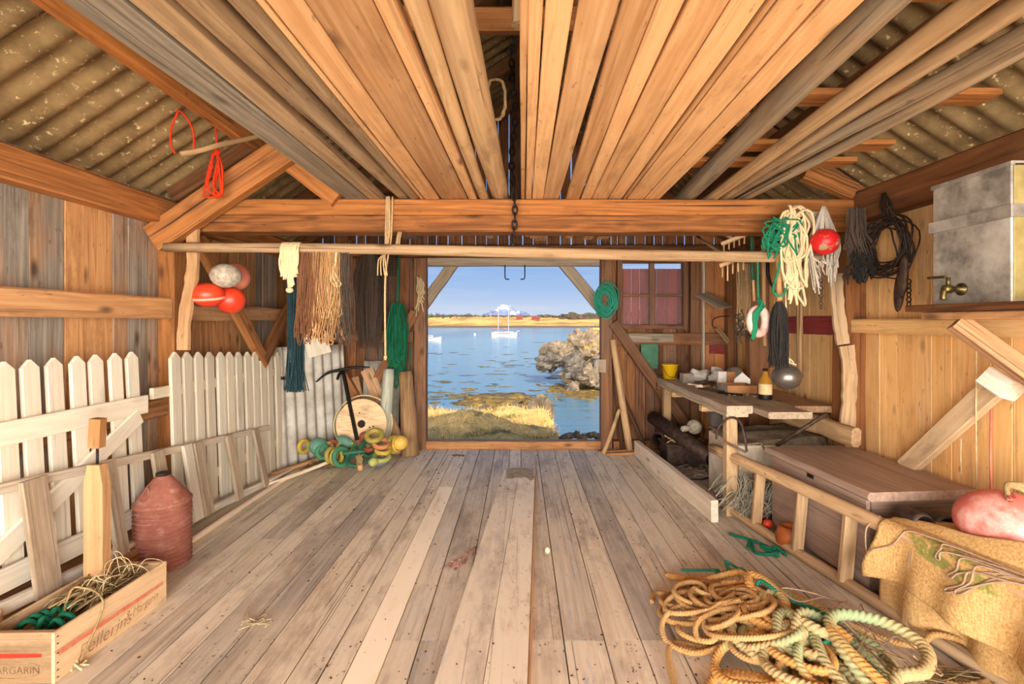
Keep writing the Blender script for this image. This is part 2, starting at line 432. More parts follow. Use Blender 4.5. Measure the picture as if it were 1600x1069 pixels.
st_bar('purlin_left', V((-1.95, 3.6, 2.83)), V((-1.80, .4, 2.83)), .13, .14, V((.3, 0, .95)), 'beam', (.35, .05, 1.35))
st_bar('purlin_left', V((-1.0, 3.9, 3.3)), V((-1.0, YB, 3.3)), .1, .12, mt='darkbeam')
st_bar('purlin_right', V((1.1, YF, 3.25)), V((1.1, YB, 3.25)), .1, .12, mt='darkbeam')
st_bar('purlin_right', V((1.85, YF, 2.80)), V((1.85, YB, 2.80)), .08, .1, mt='darkbeam')
st_bar('ridge_beam', V((0, YF, 3.98)), V((0, YB, 3.98)), .08, .16, mt='darkbeam')
st_bar('collar_beam', V((-1.0, 2.62, 3.12)), V((1.0, 2.62, 3.12)), .06, .13, mt='beam')
st_bar('collar_beam', V((-1.0, 1.9, 3.25)), V((1.0, 1.9, 3.25)), .06, .13, mt='darkbeam')
# braces on the left wall
st_bar('brace_left', V((-2.44, 3.66, 2.16)), V((-2.44, 4.66, 1.10)), .07, .11, V((0, .7, .7)), 'beam', (.3, .15, 1.1))
st_bar('brace_left', V((-2.44, 5.68, 2.15)), V((-2.44, 4.62, 1.14)), .07, .12, V((0, -.7, .7)), 'beam', (.75, .1, .85))
# door frame
fm = lambda nm, p0, p1, w, h, up, mt, bc: st_bar(nm, p0, p1, w, h, up, mt, bc, 5, .003, .006)
fm('door_jamb_left', V((-1.17, 5.77, -.01)), V((-1.17, 5.77, 2.25)), .14, .14, Y3, 'far', (.4, .5, 1.0))
fm('door_jamb_right', V((1.02, 5.77, -.01)), V((1.02, 5.77, 2.25)), .13, .14, Y3, 'far', (.5, .45, .95))
fm('door_sill', V((-1.12, 5.78, .045)), V((.97, 5.78, .045)), .12, .09, Z3, 'left', (.6, .05, 1.0))
fm('door_header', V((-1.2, 5.86, 2.225)), V((1.1, 5.86, 2.225)), .12, .11, Z3, 'grey', (.5, .6, .9))
fm('door_brace_left', P(655, 487, 5.93), P(714, 404, 5.93), .09, .13, V((-.8, 0, .6)), 'grey', (.6, .7, .95))
fm('door_brace_right', P(948, 493, 5.93), P(872, 402, 5.93), .09, .13, V((.8, 0, .6)), 'grey', (.6, .7, .95))
fm('sill_plate_far', V((-2.5, 5.75, .05)), V((-1.25, 5.75, .05)), .09, .1, Z3, 'far', (.5, .1, .9))
fm('sill_plate_far', V((1.1, 5.75, .05)), V((2.45, 5.75, .05)), .09, .1, Z3, 'far', (.5, .1, .9))
fm('girt_far_left', V((-2.46, 5.75, 1.34)), V((-1.25, 5.75, 1.32)), .09, .13, Z3, 'darkbeam', (.4, .2, 1.1))
fm('girt_far_right', V((1.09, 5.75, 1.30)), V((2.43, 5.75, 1.30)), .09, .14, Z3, 'far', (.6, .2, .85))
fm('brace_far_left', V((-1.22, 5.70, 1.62)), V((-1.72, 5.70, .72)), .07, .11, V((.87, 0, -.5)), 'far', (.5, .2, 1))
fm('brace_far_left', V((-2.36, 5.68, 1.36)), V((-1.84, 5.68, .45)), .07, .15, V((.87, 0, .5)), 'far', (.35, .2, 1.05))
fm('brace_far_right', V((1.09, 5.70, 1.49)), V((1.93, 5.66, .30)), .07, .12, V((.8, 0, .6)), 'far', (.7, .3, .75))
fm('brace_far_rail', V((1.58, 5.62, .76)), V((2.1, 5.62, .76)), .07, .1, Z3, 'far', (.6, .2, .8))
# window
wz0, wz1, wx0, wx1 = 1.41, 2.24, 1.15, 1.985
wf = MB()
for a in (wx0+.03, wx1-.03): wf.bar((a, 5.77, wz0), (a, 5.77, wz1), .06, .1, Y3, (.7, .3, .8))
for a in (wz0+.03, wz1-.02): wf.bar((wx0+.06, 5.77, a), (wx1-.06, 5.77, a), .09, .05, Z3, (.7, .3, .8))
wo_ = wf.struct('window_1', M['far'])
wf = MB(); wf.bar((1.565, 5.78, wz0+.05), (1.565, 5.78, wz1-.03), .055, .07, Y3, (.5, .4, .9)); wf.struct('mullion', M['far'], wo_)
for a, b in ((1.21, 1.537), (1.593, 1.925)):
    MB().bar((a, 5.785, 1.815), (b, 5.785, 1.815), .04, .03, Z3, (.5, .4, .9)).struct('glazing_bar', M['far'], wo_)
t = NT('dusty_window_glass'); t.p.inputs['Alpha'].default_value = .05
M['glass'] = t.fin(C(238, 232, 232), .12)
for a, b in ((1.2, 1.54), (1.59, 1.93)):
    for c, d in ((1.45, 1.80), (1.83, 2.20)): MB().box(((a+b)/2, 5.79, (c+d)/2), (b-a, .004, d-c)).struct('pane', M['glass'], wo_)
m = MB(); x = 1.05
while x < 2.05:
    wd = U(.09, .13); m.bar((x+wd/2, 6.02, 1.2), (x+wd/2, 6.02, 2.155), wd-U(.002, .007), .022, Y3, (U(.3, .7), .05, U(.85, 1.05))); x += wd
tag(m.build('shutter', M['redwood']), 'red board shutter standing outside the small four-pane window', 'shutter')
fm('window_side_board', V((2.07, 5.76, -.0)), V((2.07, 5.76, 2.28)), .11, .08, Y3, 'darkbeam', (.3, .3, 1.1))
fm('window_lining_edge', V((2.15, 5.7, .9)), V((2.15, 5.7, 2.2)), .02, .06, Y3, 'white', (.5, .3, .75))
# ------------------------------------------------------------------ lumber laid across the tie beams (underside at z 2.392)
LZ = 2.392
G = 'sawn planks stored overhead on the tie beams'
def plank(label, xa0, xa1, xb0, xb1, y1, th=.03, mt='plank', bc=(.5, 0, 1), lift=0.0, y0=.3, name='loft_plank'):
    """xa: edges at y 1.35, xb: edges at y 3.5"""
    ya, yb = 1.35, 3.5; ca, cb = (xa0+xa1)/2, (xb0+xb1)/2; k = (cb-ca)/(yb-ya)
    wd = ((xa1-xa0)+(xb1-xb0))/2; f = lambda y: ca+k*(y-ya); z = LZ+th/2+lift
    MB().bar((f(y0), y0, z), (f(y1), y1, z), wd-.004, th, Z3, bc, .004, U(-.004, .004), 8, .0015).one(name, M[mt], label, 'plank', G)
plank('grey mottled wide plank, outermost of the loft lumber by the corrugated roof', -1.28, -1.09, -1.25, -1.10, 5.25, .05, 'grey', (.75, .9, .72))
plank('grey weathered plank between the mottled wide plank and the round poles overhead', -1.085, -.985, -1.09, -.985, 4.4, .045, 'log', (.5, .35, .92))
plank('edge-lit thin stacked plank beside the dark gap in the loft', -.735, -.705, -.72, -.70, 4.3, .05, 'plank', (.3, 0, .95))
plank('narrow orange plank beside the widest brown board overhead', -.70, -.605, -.695, -.575, 4.3, .03, 'plank', (.45, .05, 1))
plank('widest brown knotty board overhead, dark streaked', -.60, -.41, -.572, -.375, 4.6, .03, 'plank', (.75, .3, .92), .004)
plank('squared pale batten with a shaded side between brown board and round poles', -.405, -.35, -.37, -.31, 5.2, .06, 'plank', (.35, .12, 1.05), -.002)
spec = [(-.004, .027, .01, .035, 'narrow edge board along the dark middle slot overhead', .06, 0, (.45, .1, .95)),
        (.029, .062, .036, .095, 'slim pale board next to the middle slot edge board', .03, 0, (.3, 0, 1.08)),
        (.064, .160, .098, .165, 'bright knotty plank, third from the middle slot', .035, 0, (.1, 0, 1.12)),
        (.164, .282, .168, .285, 'plank with pale worn patches and orange knots overhead', .03, 0, (.4, .22, 1.02)),
        (.292, .378, .33, .44, 'dusky brownish plank beside the open seam overhead', .03, 0, (.65, .15, .95)),
        (.382, .464, .445, .52, 'bright plank with orange resin smear overhead', .03, .003, (.2, 0, 1.08)),
        (.468, .585, .524, .64, 'plain honey plank beside the resin-smeared plank', .03, 0, (.45, .02, 1)),
        (.588, .686, .643, .745, 'clean pale plank ending at a double seam overhead', .03, .004, (.25, 0, 1.08)),
        (.692, .712, .75, .775, 'thin strip wedged in the double seam overhead', .05, 0, (.6, 0, .85)),
        (.715, .842, .78, .90, 'broad honey plank second from the grey round pole', .03, 0, (.35, 0, 1.03)),
        (.850, .960, .905, 1.02, 'outermost clean honey plank beside the grey round pole', .032, 0, (.3, 0, 1.05))]
for i, (a0, a1, b0, b1, lb, th, lf, bc) in enumerate(spec):
    plank(lb, a0, a1, b0, b1, (4.2, 5.1, 5.2, 5.35, 4.3, 5.2, 4.4, 5.3, 4.0, 5.25, 4.3)[i], th, 'plank', bc, lf)
G2 = 'round poles stored overhead on the tie beams'
def pole(label, xa, xb, r0, r1, y1, mt='log', bc=(.5, .2, 1), y0=.3, dz=0, wob=.006):
    k = (xb-xa)/2.15; f = lambda y: xa+k*(y-1.35)
    MB().log((f(y0), y0, LZ+r0+dz), (f(y1), y1, LZ+r1+dz), r0, r1, 14, 14, wob, bc).one('loft_pole', M[mt], label, 'pole', G2)
pole('slim grey pole beside the weathered plank overhead', -.925, -.868, .060, .045, 4.4, 'log', (.6, .4, .85))
pole('grey pole at the edge of the dark gap overhead', -.795, -.768, .055, .040, 4.4, 'log', (.65, .35, .85))
pole('pale barked pole tight beside the thickest log overhead', -.30, -.262, .034, .034, 4.4, 'log', (.2, .05, 1.12))
pole('thickest round log overhead, along the dark middle slot', -.198, -.15, .068, .062, 4.5, 'log', (.3, .15, 1.08))
pole('stout silver-grey pole apart from the honey planks', 1.065, 1.25, .055, .062, 4.6, 'log', (.7, .9, .95))
pole('smooth brown pole beside the silver-grey pole', 1.325, 1.42, .038, .036, 4.6, 'log', (.5, .05, 1.02))
pole('twisted knotty pole with flaking bark overhead', 1.45, 1.505, .036, .026, 4.4, 'log', (.6, .3, .95), wob=.02)
pole('crooked grey branchy pole next to the twisted pole', 1.58, 1.59, .034, .03, 4.4, 'log', (.6, .7, 1.0), wob=.018)
pole('outermost slender grey pole near the wall plate overhead', 1.67, 1.69, .033, .03, 4.6, 'log', (.7, .8, .95), wob=.012)
MB().bar((1.80, .3, 2.50), (1.78, 2.02, 2.50), .16, .022, Z3, (.5, .2, .95), .004, 0, 5, .002).one('loose_board', M['log'], 'short wide board lying on the grey poles overhead', 'plank')
GX = 'boards laid crosswise over the poles'
for y, x0, x1, z, hh, lb in ((1.62, .95, 2.1, 2.62, .12, 'crosswise board highest over the poles, half in shadow'),
                     (2.24, .95, 2.16, 2.535, .13, 'crosswise board with a bright sawn end over the poles'),
                     (2.78, .98, 2.10, 2.51, .10, 'middle crosswise board over the poles'),
                     (3.06, .98, 2.08, 2.505, .10, 'crosswise board over the poles close to the tie beam')):
    MB().bar((x0, y, z), (x1, y, z), .13, .03, Z3, (.4, .05, 1.05), .004, 0, 4, .002).one('cross_board', M['beam'], lb, 'plank', GX)
# round bar hung under the tie beam, nets and ropes hang from it
MB().log((-2.47, 3.40, 2.022), (2.1, 3.40, 1.955), .033, .040, 14, 16, .008, (.55, .3, .95)).one('hanging_pole', M['log'], 'long horizontal pole hung under the tie beam, carrying nets and ropes', 'pole')
# chain hoist in the middle slot
ch = thing('hanging_chain', 'heavy dark chain hanging from the ridge through the middle slot', 'chain', (-.03, 3.42, 2.05))
z, k = 3.85, 0
lm = None
while z > 2.04:
    mm = MB(); c = V((-.045+.012*math.sin(z*9), 3.44, z))
    nrm = X3 if k % 2 else Y3
    pts = [c+V((0, 0, .034*math.cos(t))) + (Y3 if k % 2 else X3)*(.017*math.sin(t)) for t in [2*PI*i/14 for i in range(14)]]
    mm.tube(pts, .0075, 6, closed=True); mm.build('link', M['dark'], ch); z -= .052; k += 1
MB().tube(smooth_path([(-.045, 3.44, 2.05), (-.05, 3.44, 2.02), (-.03, 3.44, 2.0), (-.015, 3.44, 2.02)], 4), .007, 6).build('hook', M['dark'], ch)
MB().log((.0, 1.7, 3.2), (.0, 1.72, 2.55), .03, .03, 10, 4, .003, (.5, .1, 1)).one('hanging_rod', M['log'], 'round wooden rod hanging in the dark middle slot', 'rod')
mm = MB()
pts = [V((-.12+.045*math.sin(t)+U(-.006, .006), 2.45+.02*math.cos(3*t), 2.62+.11*math.cos(t))) for t in [2*PI*i/30 for i in range(60)]]
mm.tube(pts, .007, 6)
M['twine'] = ropemat('tan_twine', (206, 178, 134), (164, 130, 88))
mm.one('twine_coil', M['twine'], 'small frayed twine coil hung in the dark middle slot', 'rope')
# iron pulley strap and hooks at the door header
for a, b, s, lb in ((789, 418, 1, 'iron hook with foot pointing to the sailboat mast under the door header'), (820, 418, -1, 'iron hook nearer the white-edged brace under the door header')):
    p = P(a, b-4, 5.8); q = P(a, 436, 5.8)
    MB().tube([p, p.lerp(q, .5), q-V((0, 0, -.02)), q+V((.01*s, 0, -.002)), q+V((.05*s, 0, -.004))], .008, 6).one('door_hook', M['dark'], lb, 'hook', 'hooks under the door header')
# loose rope ends tied round the beam
def cord(pts, r, n=8, sides=5): return MB().tube(smooth_path(pts, n), r, sides)
mm = MB()
for dx in (-.012, -.004, .004, .01):
    mm.tube(smooth_path([(-.945+dx, 3.49, 2.40), (-.945+dx*1.4, 3.485, 2.15), (-.945+dx*.4, 3.42, 1.99), (-.95+dx*2, 3.36, 1.93), (-.945+dx*3, 3.36, 1.82)], 5), .005, 5)
mm.tube(smooth_path([(-.915, 3.5, 2.4), (-.92, 3.48, 2.1), (-.925, 3.35, 1.8), (-.922, 3.34, 1.27)], 6), .007, 6)
mm.ell((-.922, 3.34, 1.255), (.012, .012, .02))
mm.one('hanging_string', M['twine'], 'pale cord knotted over the tie beam and hanging down beside green rope', 'rope')
mm = MB()
for dx in (-.01, .0, .012): mm.tube(smooth_path([(-.86+dx, 3.49, 2.15), (-.862+dx, 3.44, 2.06), (-.858+dx*1.5, 3.44, 1.98)], 4), .005, 5)
mm.one('hanging_string', M['twine'], 'short pale cord scrap hanging just under the tie beam', 'rope')
# orange-red ropes at the truss
M['redrope'] = ropemat('orange_red_rope', (230, 72, 34), (186, 44, 20), bump=.3)
mm = MB(); q = lambda a, b, d=2.95: P(a, b, d)
mm.tube(smooth_path([q(279, 172), q(268, 200), q(267, 226), q(274, 240)], 6), .006, 6)
mm.tube(smooth_path([q(279, 172), q(290, 182), q(302, 205), q(303, 232)], 6), .006, 6)
mm.one('rope_loop', M['redrope'], 'open orange rope loop hanging from the purlin, framing bare roof sheet', 'rope')
mm = MB(); q = lambda a, b, d=3.28: P(a, b, d)
mm.tube([q(336, 176), q(337, 200), q(339, 232)], .006, 6)
for pp in ([(340, 236), (330, 255), (320, 298), (322, 308), (345, 306), (336, 290), (342, 240)], [(339, 236), (346, 260), (348, 300), (338, 308), (334, 298), (340, 262), (336, 240)], [(334, 240), (330, 262), (326, 292), (334, 304), (346, 298), (343, 250)]):
    mm.tube(smooth_path([q(*p)+V((0, U(-.02, .02), 0)) for p in pp], 6), .0075, 6)
mm.ell(q(339, 238), (.022, .02, .026))
mm.one('rope_loop', M['redrope'], 'knotted bright orange rope hank hanging over the rafter foot', 'rope')
mm = MB(); mm.tube(smooth_path([P(283, 240, 3.0), P(300, 238, 3.0), P(318, 234, 3.0), P(345, 226, 3.05), P(400, 214, 3.3), P(436, 204, 3.5)], 5), .016, 8)
mm.one('tool_shaft', M['log'], 'curved wooden tool shaft tucked under the roof beside orange ropes', 'pole')
# ------------------------------------------------------------------ left side
TI = lambda lo=.1, hi=.5: (U(lo, hi), U(0, .25), U(.94, 1.05))
def picket(p0, axis, lean, wd, th, h, bc):
    """pointed picket board; p0 bottom centre, axis along the fence, lean = up direction, thickness towards the room (+x)"""
    n = axis.cross(lean).normalized(); m = MB(); a = axis*(wd/2); t = n*(th/2); tip = wd*.5
    outl = [p0-a, p0+a, p0+a+lean*(h-tip), p0+lean*h, p0-a+lean*(h-tip)]
    vs = [p-t for p in outl]+[p+t for p in outl]; k = V((U(0, 50), U(0, 50), U(0, 50)))
    gs = [V(((v-p0).dot(lean), (v-p0).dot(axis), (v-p0).dot(n)))+k for v in vs]
    m.add(vs, [(4, 3, 2, 1, 0), (5, 6, 7, 8, 9)]+[(i, (i+1) % 5, (i+1) % 5+5, i+5) for i in range(5)], gs, bc)
    return m
# squared timber on the floor that the gate stands on
MB().bar((-2.44, -1.2, .085), (-2.40, 3.28, .085), .30, .16, Z3, (.7, .2, .9), .01, 0, 8, .003).one('floor_timber', M['left'], 'squared brown timber lying along the wall under the picket gate', 'timber')
MB().bar((-2.22, -.9, .06), (-2.225, 2.35, .06), .07, .11, Z3, (.6, .6, .85), .01).one('floor_timber', M['white'], 'whitish squared batten lying beside the brown floor timber', 'timber')
# picket gate
g = thing('picket_gate', 'white wooden gate with pointed pickets and a diagonal brace, leaning on the wall', 'gate', (-2.45, 2.5, .17))
lean = V((-.05, 0, 1)).normalized()
for px in (203, 177, 146.5, 117.5, 81, 43, 3):
    y = F*2.485/(VX-px)
    picket(V((-2.425, y, .235)), Y3, lean, .083, .022, 1.075, TI()).build('picket', M['white'], g)
for y in (2.90-i*.125 for i in range(7, 12)):
    picket(V((-2.425, y-.02, .235)), Y3, lean, .083, .022, 1.075, TI()).build('picket', M['white'], g)
MB().bar((-2.432, 1.6, .975), (-2.432, 3.17, .93+.035), .022, .115, Z3, TI(), .003).build('rail', M['white'], g)
MB().bar((-2.39, 1.6, .315), (-2.39, 3.12, .285), .022, .115, Z3, TI(), .003).build('rail', M['white'], g)
MB().bar((-2.405, 2.12, .36), (-2.425, 3.10, .90), .022, .10, V((0, -.5, .87)), TI(), .003).build('diagonal_brace', M['white'], g)
# second fence panel
f2 = thing('picket_fence', 'cream picket fence panel with pointed tops standing beside the post', 'fence', (-2.4, 3.9, 0))
for px in (274, 293, 310.5, 328, 345, 359, 373, 387, 398.5, 410, 421, 433):
    y = F*2.43/(VX-px); top = CH-(550-VY)*y/F
    picket(V((-2.40, y, .02)), Y3, V((-.03, 0, 1)).normalized(), .088, .024, top-.02, (U(.3, .7), U(0, .2), U(.9, 1.02))).build('picket', M['white'], f2)
MB().bar((-2.452, 3.24, 1.02), (-2.44, 4.9, 1.0), .03, .075, Z3, TI(.5, .9)).build('rail', M['white'], f2)
MB().bar((-2.43, 3.3, .3), (-2.43, 4.9, .3), .03, .075, Z3, TI(.5, .9)).build('rail', M['white'], f2)
MB().box((-2.39, 4.92, .93), (.03, .05, .03)).build('latch', M['dark'], f2)
# ladder-like frame of flat boards
fr = thing('board_ladder', 'pale ladder of flat boards lying on edge against the pickets', 'ladder', (-2.35, 3.2, .0))
top = lambda y: V((-2.375+.0*(y-2.4), y, .735+(y-2.4)*(.53-.735)/2.05))
bot = lambda y: V((-2.30+.02*(y-2.4)/2.05-.0, y, .20+(y-2.4)*(.045-.20)/2.05))
MB().bar(top(1.4)+V((-.012, 0, -.02)), top(4.62)+V((-.012, 0, -.02)), .032, .048, Z3, (.3, .35, .98), .003, 0, 6, .002).build('rail', M['pale'], fr)
MB().bar(bot(1.4)+V((-.012, 0, 0)), bot(4.72)+V((-.012, 0, 0)), .035, .06, Z3, (.2, .7, 1.15), .003, 0, 6, .002).build('rail', M['white'], fr)
for px, wd, md, bc in ((44, .125, 'grey', (.5, .5, .98)), (163, .085, 'grey', (.3, .7, 1.1)), (240, .10, 'grey', (.3, .5, 1.12)), (286, .085, 'white', (.5, .3, .95)), (303, .095, 'grey', (.4, .5, 1.08)), (353, .085, 'grey', (.4, .4, 1.02)), (395, .08, 'grey', (.5, .35, .98))):
    y = F*2.38/(VX-px); n = V((1, 0, .3))
    a, b = top(y)+V((.018, 0, .0)), bot(y)+V((.022, 0, -.02)); dr = (a-b).normalized()
    MB().bar(b, a, wd, .026, V((dr.z, 0, -dr.x)), bc, .003).build('rung', M[md], fr)
# tall narrow board with a block on an iron rod
t_ = thing('boat_tool', 'upright wooden board topped by an iron rod and brown block, standing behind the crate', 'tool', (-2.14, 2.44, .0))
d = 2.46; wv = X3
a, b = P(152, 725, d), P(152, 905, d); b.z = .012
def outl(m, pts, th, bc):
    k = V((U(0, 50), U(0, 50), U(0, 50))); n = len(pts)
    vs = [V(p)+V((0, -th/2, 0)) for p in pts]+[V(p)+V((0, th/2, 0)) for p in pts]
    gs = [V((v.z, v.x, v.y))+k for v in vs]
    m.add(vs, [tuple(range(n)), tuple(reversed(range(n, 2*n)))]+[((i+1) % n, i, i+n, (i+1) % n+n) for i in range(n)], gs, bc); return m
c = a.x
outl(MB(), [(c-.048, d, .01), (c+.05, d, .01), (c+.048, d, .68), (c+.03, d, a.z), (c-.03, d, a.z), (c-.048, d, .69)], .05, (.4, .1, .86)).build('board', M['plank'], t_)
MB().tube([(c, d, a.z-.05), (c, d, P(0, 690, d).z)], .006, 6).build('rod', M['dark'], t_)
MB().bar((c-.003, d, P(0, 699, d).z), (c+.004, d, P(0, 654, d).z), .058, .05, Y3, (.9, .0, .72), .005).build('block', M['plank'], t_)
# corrugated drum with cone top
M['can'] = plain('rusty_red_can', (176, 116, 98), (140, 82, 68), .75, .1, 6, bump=.4, Cc=(196, 152, 136), sc2=14, thr=(.54, .76))
dr = thing('milk_can', 'rust red ribbed metal can with a cone top standing on the floor', 'can', (-2.2, 2.99, 0))
pr = [(.140, 0)]
for i in range(121):
    z = .005+.37*i/120; pr.append((.145+.0085*math.sin(2*PI*z/.0265), z))
pr += [(.155, .385), (.155, .395), (.148, .400)]
cc = V((-2.215, 3.02, 0))
MB().lathe(pr, cc, sides=40, bc=(.5, 0, 1)).build('body', M['can'], dr)
MB().lathe([(.150, .398), (.095, .475), (.052, .53), (.04, .535), (.04, .548)], cc, sides=32, bc=(.5, 0, 1.04)).build('cone_top', M['can'], dr)
MB().lathe([(.036, .545), (.038, .565), (.02, .572), (0, .572)], cc, sides=20, bc=(.5, 0, .6)).build('cap', M['iron'], dr)
MB().tube(smooth_path([cc+V((-.03, -.085, .50)), cc+V((-.052, -.07, .485)), cc+V((-.056, -.108, .44)), cc+V((-.03, -.125, .43)), cc+V((0, -.11, .455)), cc+V((-.03, -.085, .5))], 5), .004, 6).build('handle', M['can'], dr)
# long pole, broken handle pieces on the floor
MB().log((-2.24, 1.6, .022), (-2.20, 5.05, .022), .022, .021, 10, 10, .003, (.3, .1, 1.12)).one('floor_pole', M['pale'], 'long round pole lying on the floor along the board ladder', 'pole')
MB().log((-2.27, 4.3, .06), (-2.22, 5.05, .05), .016, .014, 8, 5, .002, (.3, .3, 1.05)).one('floor_pole', M['pale'], 'short pale stick lying on the long round pole', 'pole')
MB().bar((-2.36, 4.6, .05), (-2.02, 5.18, .08), .06, .035, Z3, (.4, .1, .98), .008).one('oar', M['plank'], 'honey brown oar blade lying beside the cork rings', 'oar')
br = thing('floor_broom', 'worn round broom on a pale shaft lying beside the green rings', 'broom', (-1.95, 4.9, 0))
MB().log((-2.27, 4.35, .03), (-1.86, 5.0, .10), .019, .017, 10, 4, .002, (.3, .1, 1.12)).build('shaft', M['pale'], br)
M['bristle'] = plain('broom_bristle', (150, 124, 84), (90, 74, 52), .95, 0, 60, bump=.6)
mm = MB()
for i in range(150):
    a_ = U(0, 2*PI); r_ = U(0, .045); c0 = V((-1.72, 5.16, .08)); ax = V((.55, -.75, .1)).normalized(); s_ = ax.cross(Z3).normalized(); u_ = s_.cross(ax)
    o_ = s_*math.cos(a_)*r_+u_*math.sin(a_)*r_
    mm.tube([c0+o_*.5, c0+ax*.08+o_*1.25], .003, 4, caps=True)
mm.build('bristles', M['bristle'], br)
MB().lathe([(.02, -.02), (.03, 0), (.03, .03)], (-1.72, 5.16, .08), V((.55, -.75, .1))).build('ferrule', M['log'], br)
# heap of dry net under the broom
M['dry'] = ropemat('dry_straw_cord', (188, 164, 118), (140, 116, 78))
mm = MB()
for i in range(90):
    c0 = V((-1.98+U(-.14, .14), 5.0+U(-.1, .1), .02)); a_ = U(0, 6.3)
    mm.tube(smooth_path([c0, c0+V((math.cos(a_)*.05, math.sin(a_)*.05, U(.02, .07))), c0+V((math.cos(a_+.6)*.11, math.sin(a_+.6)*.1, U(0, .04)))], 3), .004, 4, bc=(.5, 0, .55))
tag(mm.build('net_heap', M['dry']), 'dark dry net heap on the floor under the broom', 'net', None, 'stuff')
# waney-edged slat on the post
mm = MB(); sl = smooth_path([P(301, 352, 3.46), P(302, 392, 3.46), P(301, 425, 3.46), P(293, 470, 3.46), P(288, 510, 3.46), P(287, 547, 3.46)], 4)
mm.sweep(sl, [(-.04, -.012), (.036, -.014), (.042, .01), (-.036, .014)], [1+U(-.1, .12) for _ in sl], bc=(.35, .2, .88), smooth=False, up=V((0, -1, 0)))
mm.one('bark_slat', M['plank'], 'crooked pale slat with bark edges fixed to the post behind the red floats', 'slat')
# floats on the wall
M['float'] = plain('orange_red_float', (232, 74, 42), (206, 48, 26), .38, 0, 4, spec=.5)
M['floatp'] = plain('faded_pink_float', (216, 132, 108), (196, 104, 82), .5, 0, 5)
M['band'] = plain('pale_float_band', (236, 180, 158), (226, 160, 136), .5, 0, 5)
GF = 'floats hung on the post'
def buoy(name, label, px, py, d, rx, rz, mt, band=None, rot=None):
    c = P(px, py, d); t = thing(name, label, 'float', c-V((0, 0, rz)), GF)
    sh_ = MB().ell(c, (rx, rx, rz), rot, 28, 18).build('shell', M[mt], t)
    if band:
        pts = []
        for i in range(40):
            a_ = 2*PI*i/40; q = V((math.cos(a_), math.sin(a_), .28*math.sin(a_)-.25)).normalized()*1.006
            pts.append(c+V((q.x*rx, q.y*rx, q.z*rz)))
        MB().sweep(pts, [(-.002, -.009), (.002, -.009), (.002, .009), (-.002, .009)], closed=True, bc=(.5, 0, 1), up=Z3).build('band', M['band'], sh_)
    return t
M['cork'] = plain('grey_net_float', (196, 184, 164), (150, 138, 120), .9, 0, 34, bump=.8)
buoy('net_float', 'red float with a pale stripe, lowest beside the crooked slat', 325, 461, 3.55, .113, .088, 'float', 1)
buoy('net_float', 'plain bright red float tucked under the grey wrapped float', 361, 469, 3.68, .10, .10, 'float')
buoy('net_float', 'faded pinkish float half hidden behind the grey float', 368, 433, 3.78, .105, .105, 'floatp')
buoy('net_float', 'grey net-wrapped round float on top of the red floats', 353, 431, 3.56, .104, .088, 'cork')
# corrugated sheet leaning in the corner
M['asb'] = plain('grey_corrugated_sheet', (206, 202, 192), (168, 160, 148), .85, 0, 4, bump=.25, Cc=(130, 116, 96), sc2=3, thr=(.58, .8))
mm = MB(); A0, A1 = V((-2.42, 4.85, .02)), V((-1.96, 5.58, .02)); dv = A1-A0; nn = V((-dv.y, dv.x, 0)).normalized()
mm.sheet(lambda u, v: A0+dv*u+Z3*(1.22*v)+nn*(.10*v)+nn*(.018*math.sin(2*PI*u*dv.length/.115)), 90, 10, (.5, 0, 1))
mm.one('corrugated_sheet', M['asb'], 'grey corrugated sheet leaning in the corner beside the cream pickets', 'sheet', solid=.007)
mm = MB(); A2 = V((-1.83, 5.62, .02)); dv2 = V((.42, .02, 0))
mm.sheet(lambda u, v: A2+dv2*u+Z3*(1.02*v)+V((0, .1*v+.018*math.sin(2*PI*u*.42/.115), 0)), 50, 8, (.5, 0, .62))
mm.one('corrugated_sheet', M['asb'], 'small dark corrugated sheet behind the cable reel', 'sheet', solid=.007)
# hanks and nets on the hanging pole
def hank(m, c, width, n, lo, hi, r, spread=.05, vals=(.7, 1.1), wig=.02, tail=.02, sides=4, axis=X3):
    for i in range(n):
        x = U(-width/2, width/2); L = U(lo, hi); s = U(.008, .03); y = U(-spread, spread); v = U(*vals); ph = U(0, 6)
        pts = []
        for k in range(8):
            q = k/7; pts.append(V(c)+axis*(x+wig*math.sin(ph+q*4)*q)+V((0, y*(.25+q), -L*q)))
        up = [V(p)+axis*s+V((0, U(-.01, .01), 0)) for p in reversed(pts)]
        b = pts[-1]+axis*(s/2)+V((0, 0, -tail))
        m.tube(smooth_path(pts[::2]+[pts[-1], b]+up[:1]+up[1::2], 4), r, sides, bc=(.5, 0, v), caps=False)
M['nettan'] = ropemat('tan_net_cord', (198, 156, 108), (150, 110, 72))
M['netbrown'] = ropemat('brown_net_cord', (142, 98, 68), (100, 66, 46))
M['netteal'] = ropemat('dark_teal_net', (44, 70, 76), (28, 44, 50))
M['netgrey'] = ropemat('grey_brown_net', (104, 88, 76), (70, 58, 52))
M['netblack'] = ropemat('black_net', (58, 54, 52), (34, 32, 32))
M['cream'] = ropemat('cream_rope', (226, 208, 168), (190, 166, 122))
M['green'] = ropemat('green_rope', (40, 134, 96), (22, 92, 66), bump=.3)
M['teal'] = ropemat('teal_rope', (62, 160, 132), (34, 118, 98), bump=.3)
hp = lambda px, dz=.0: V(((px-VX)/223.5, 3.40, 2.022-(px-260)*.067/1010+dz))
mm = MB()
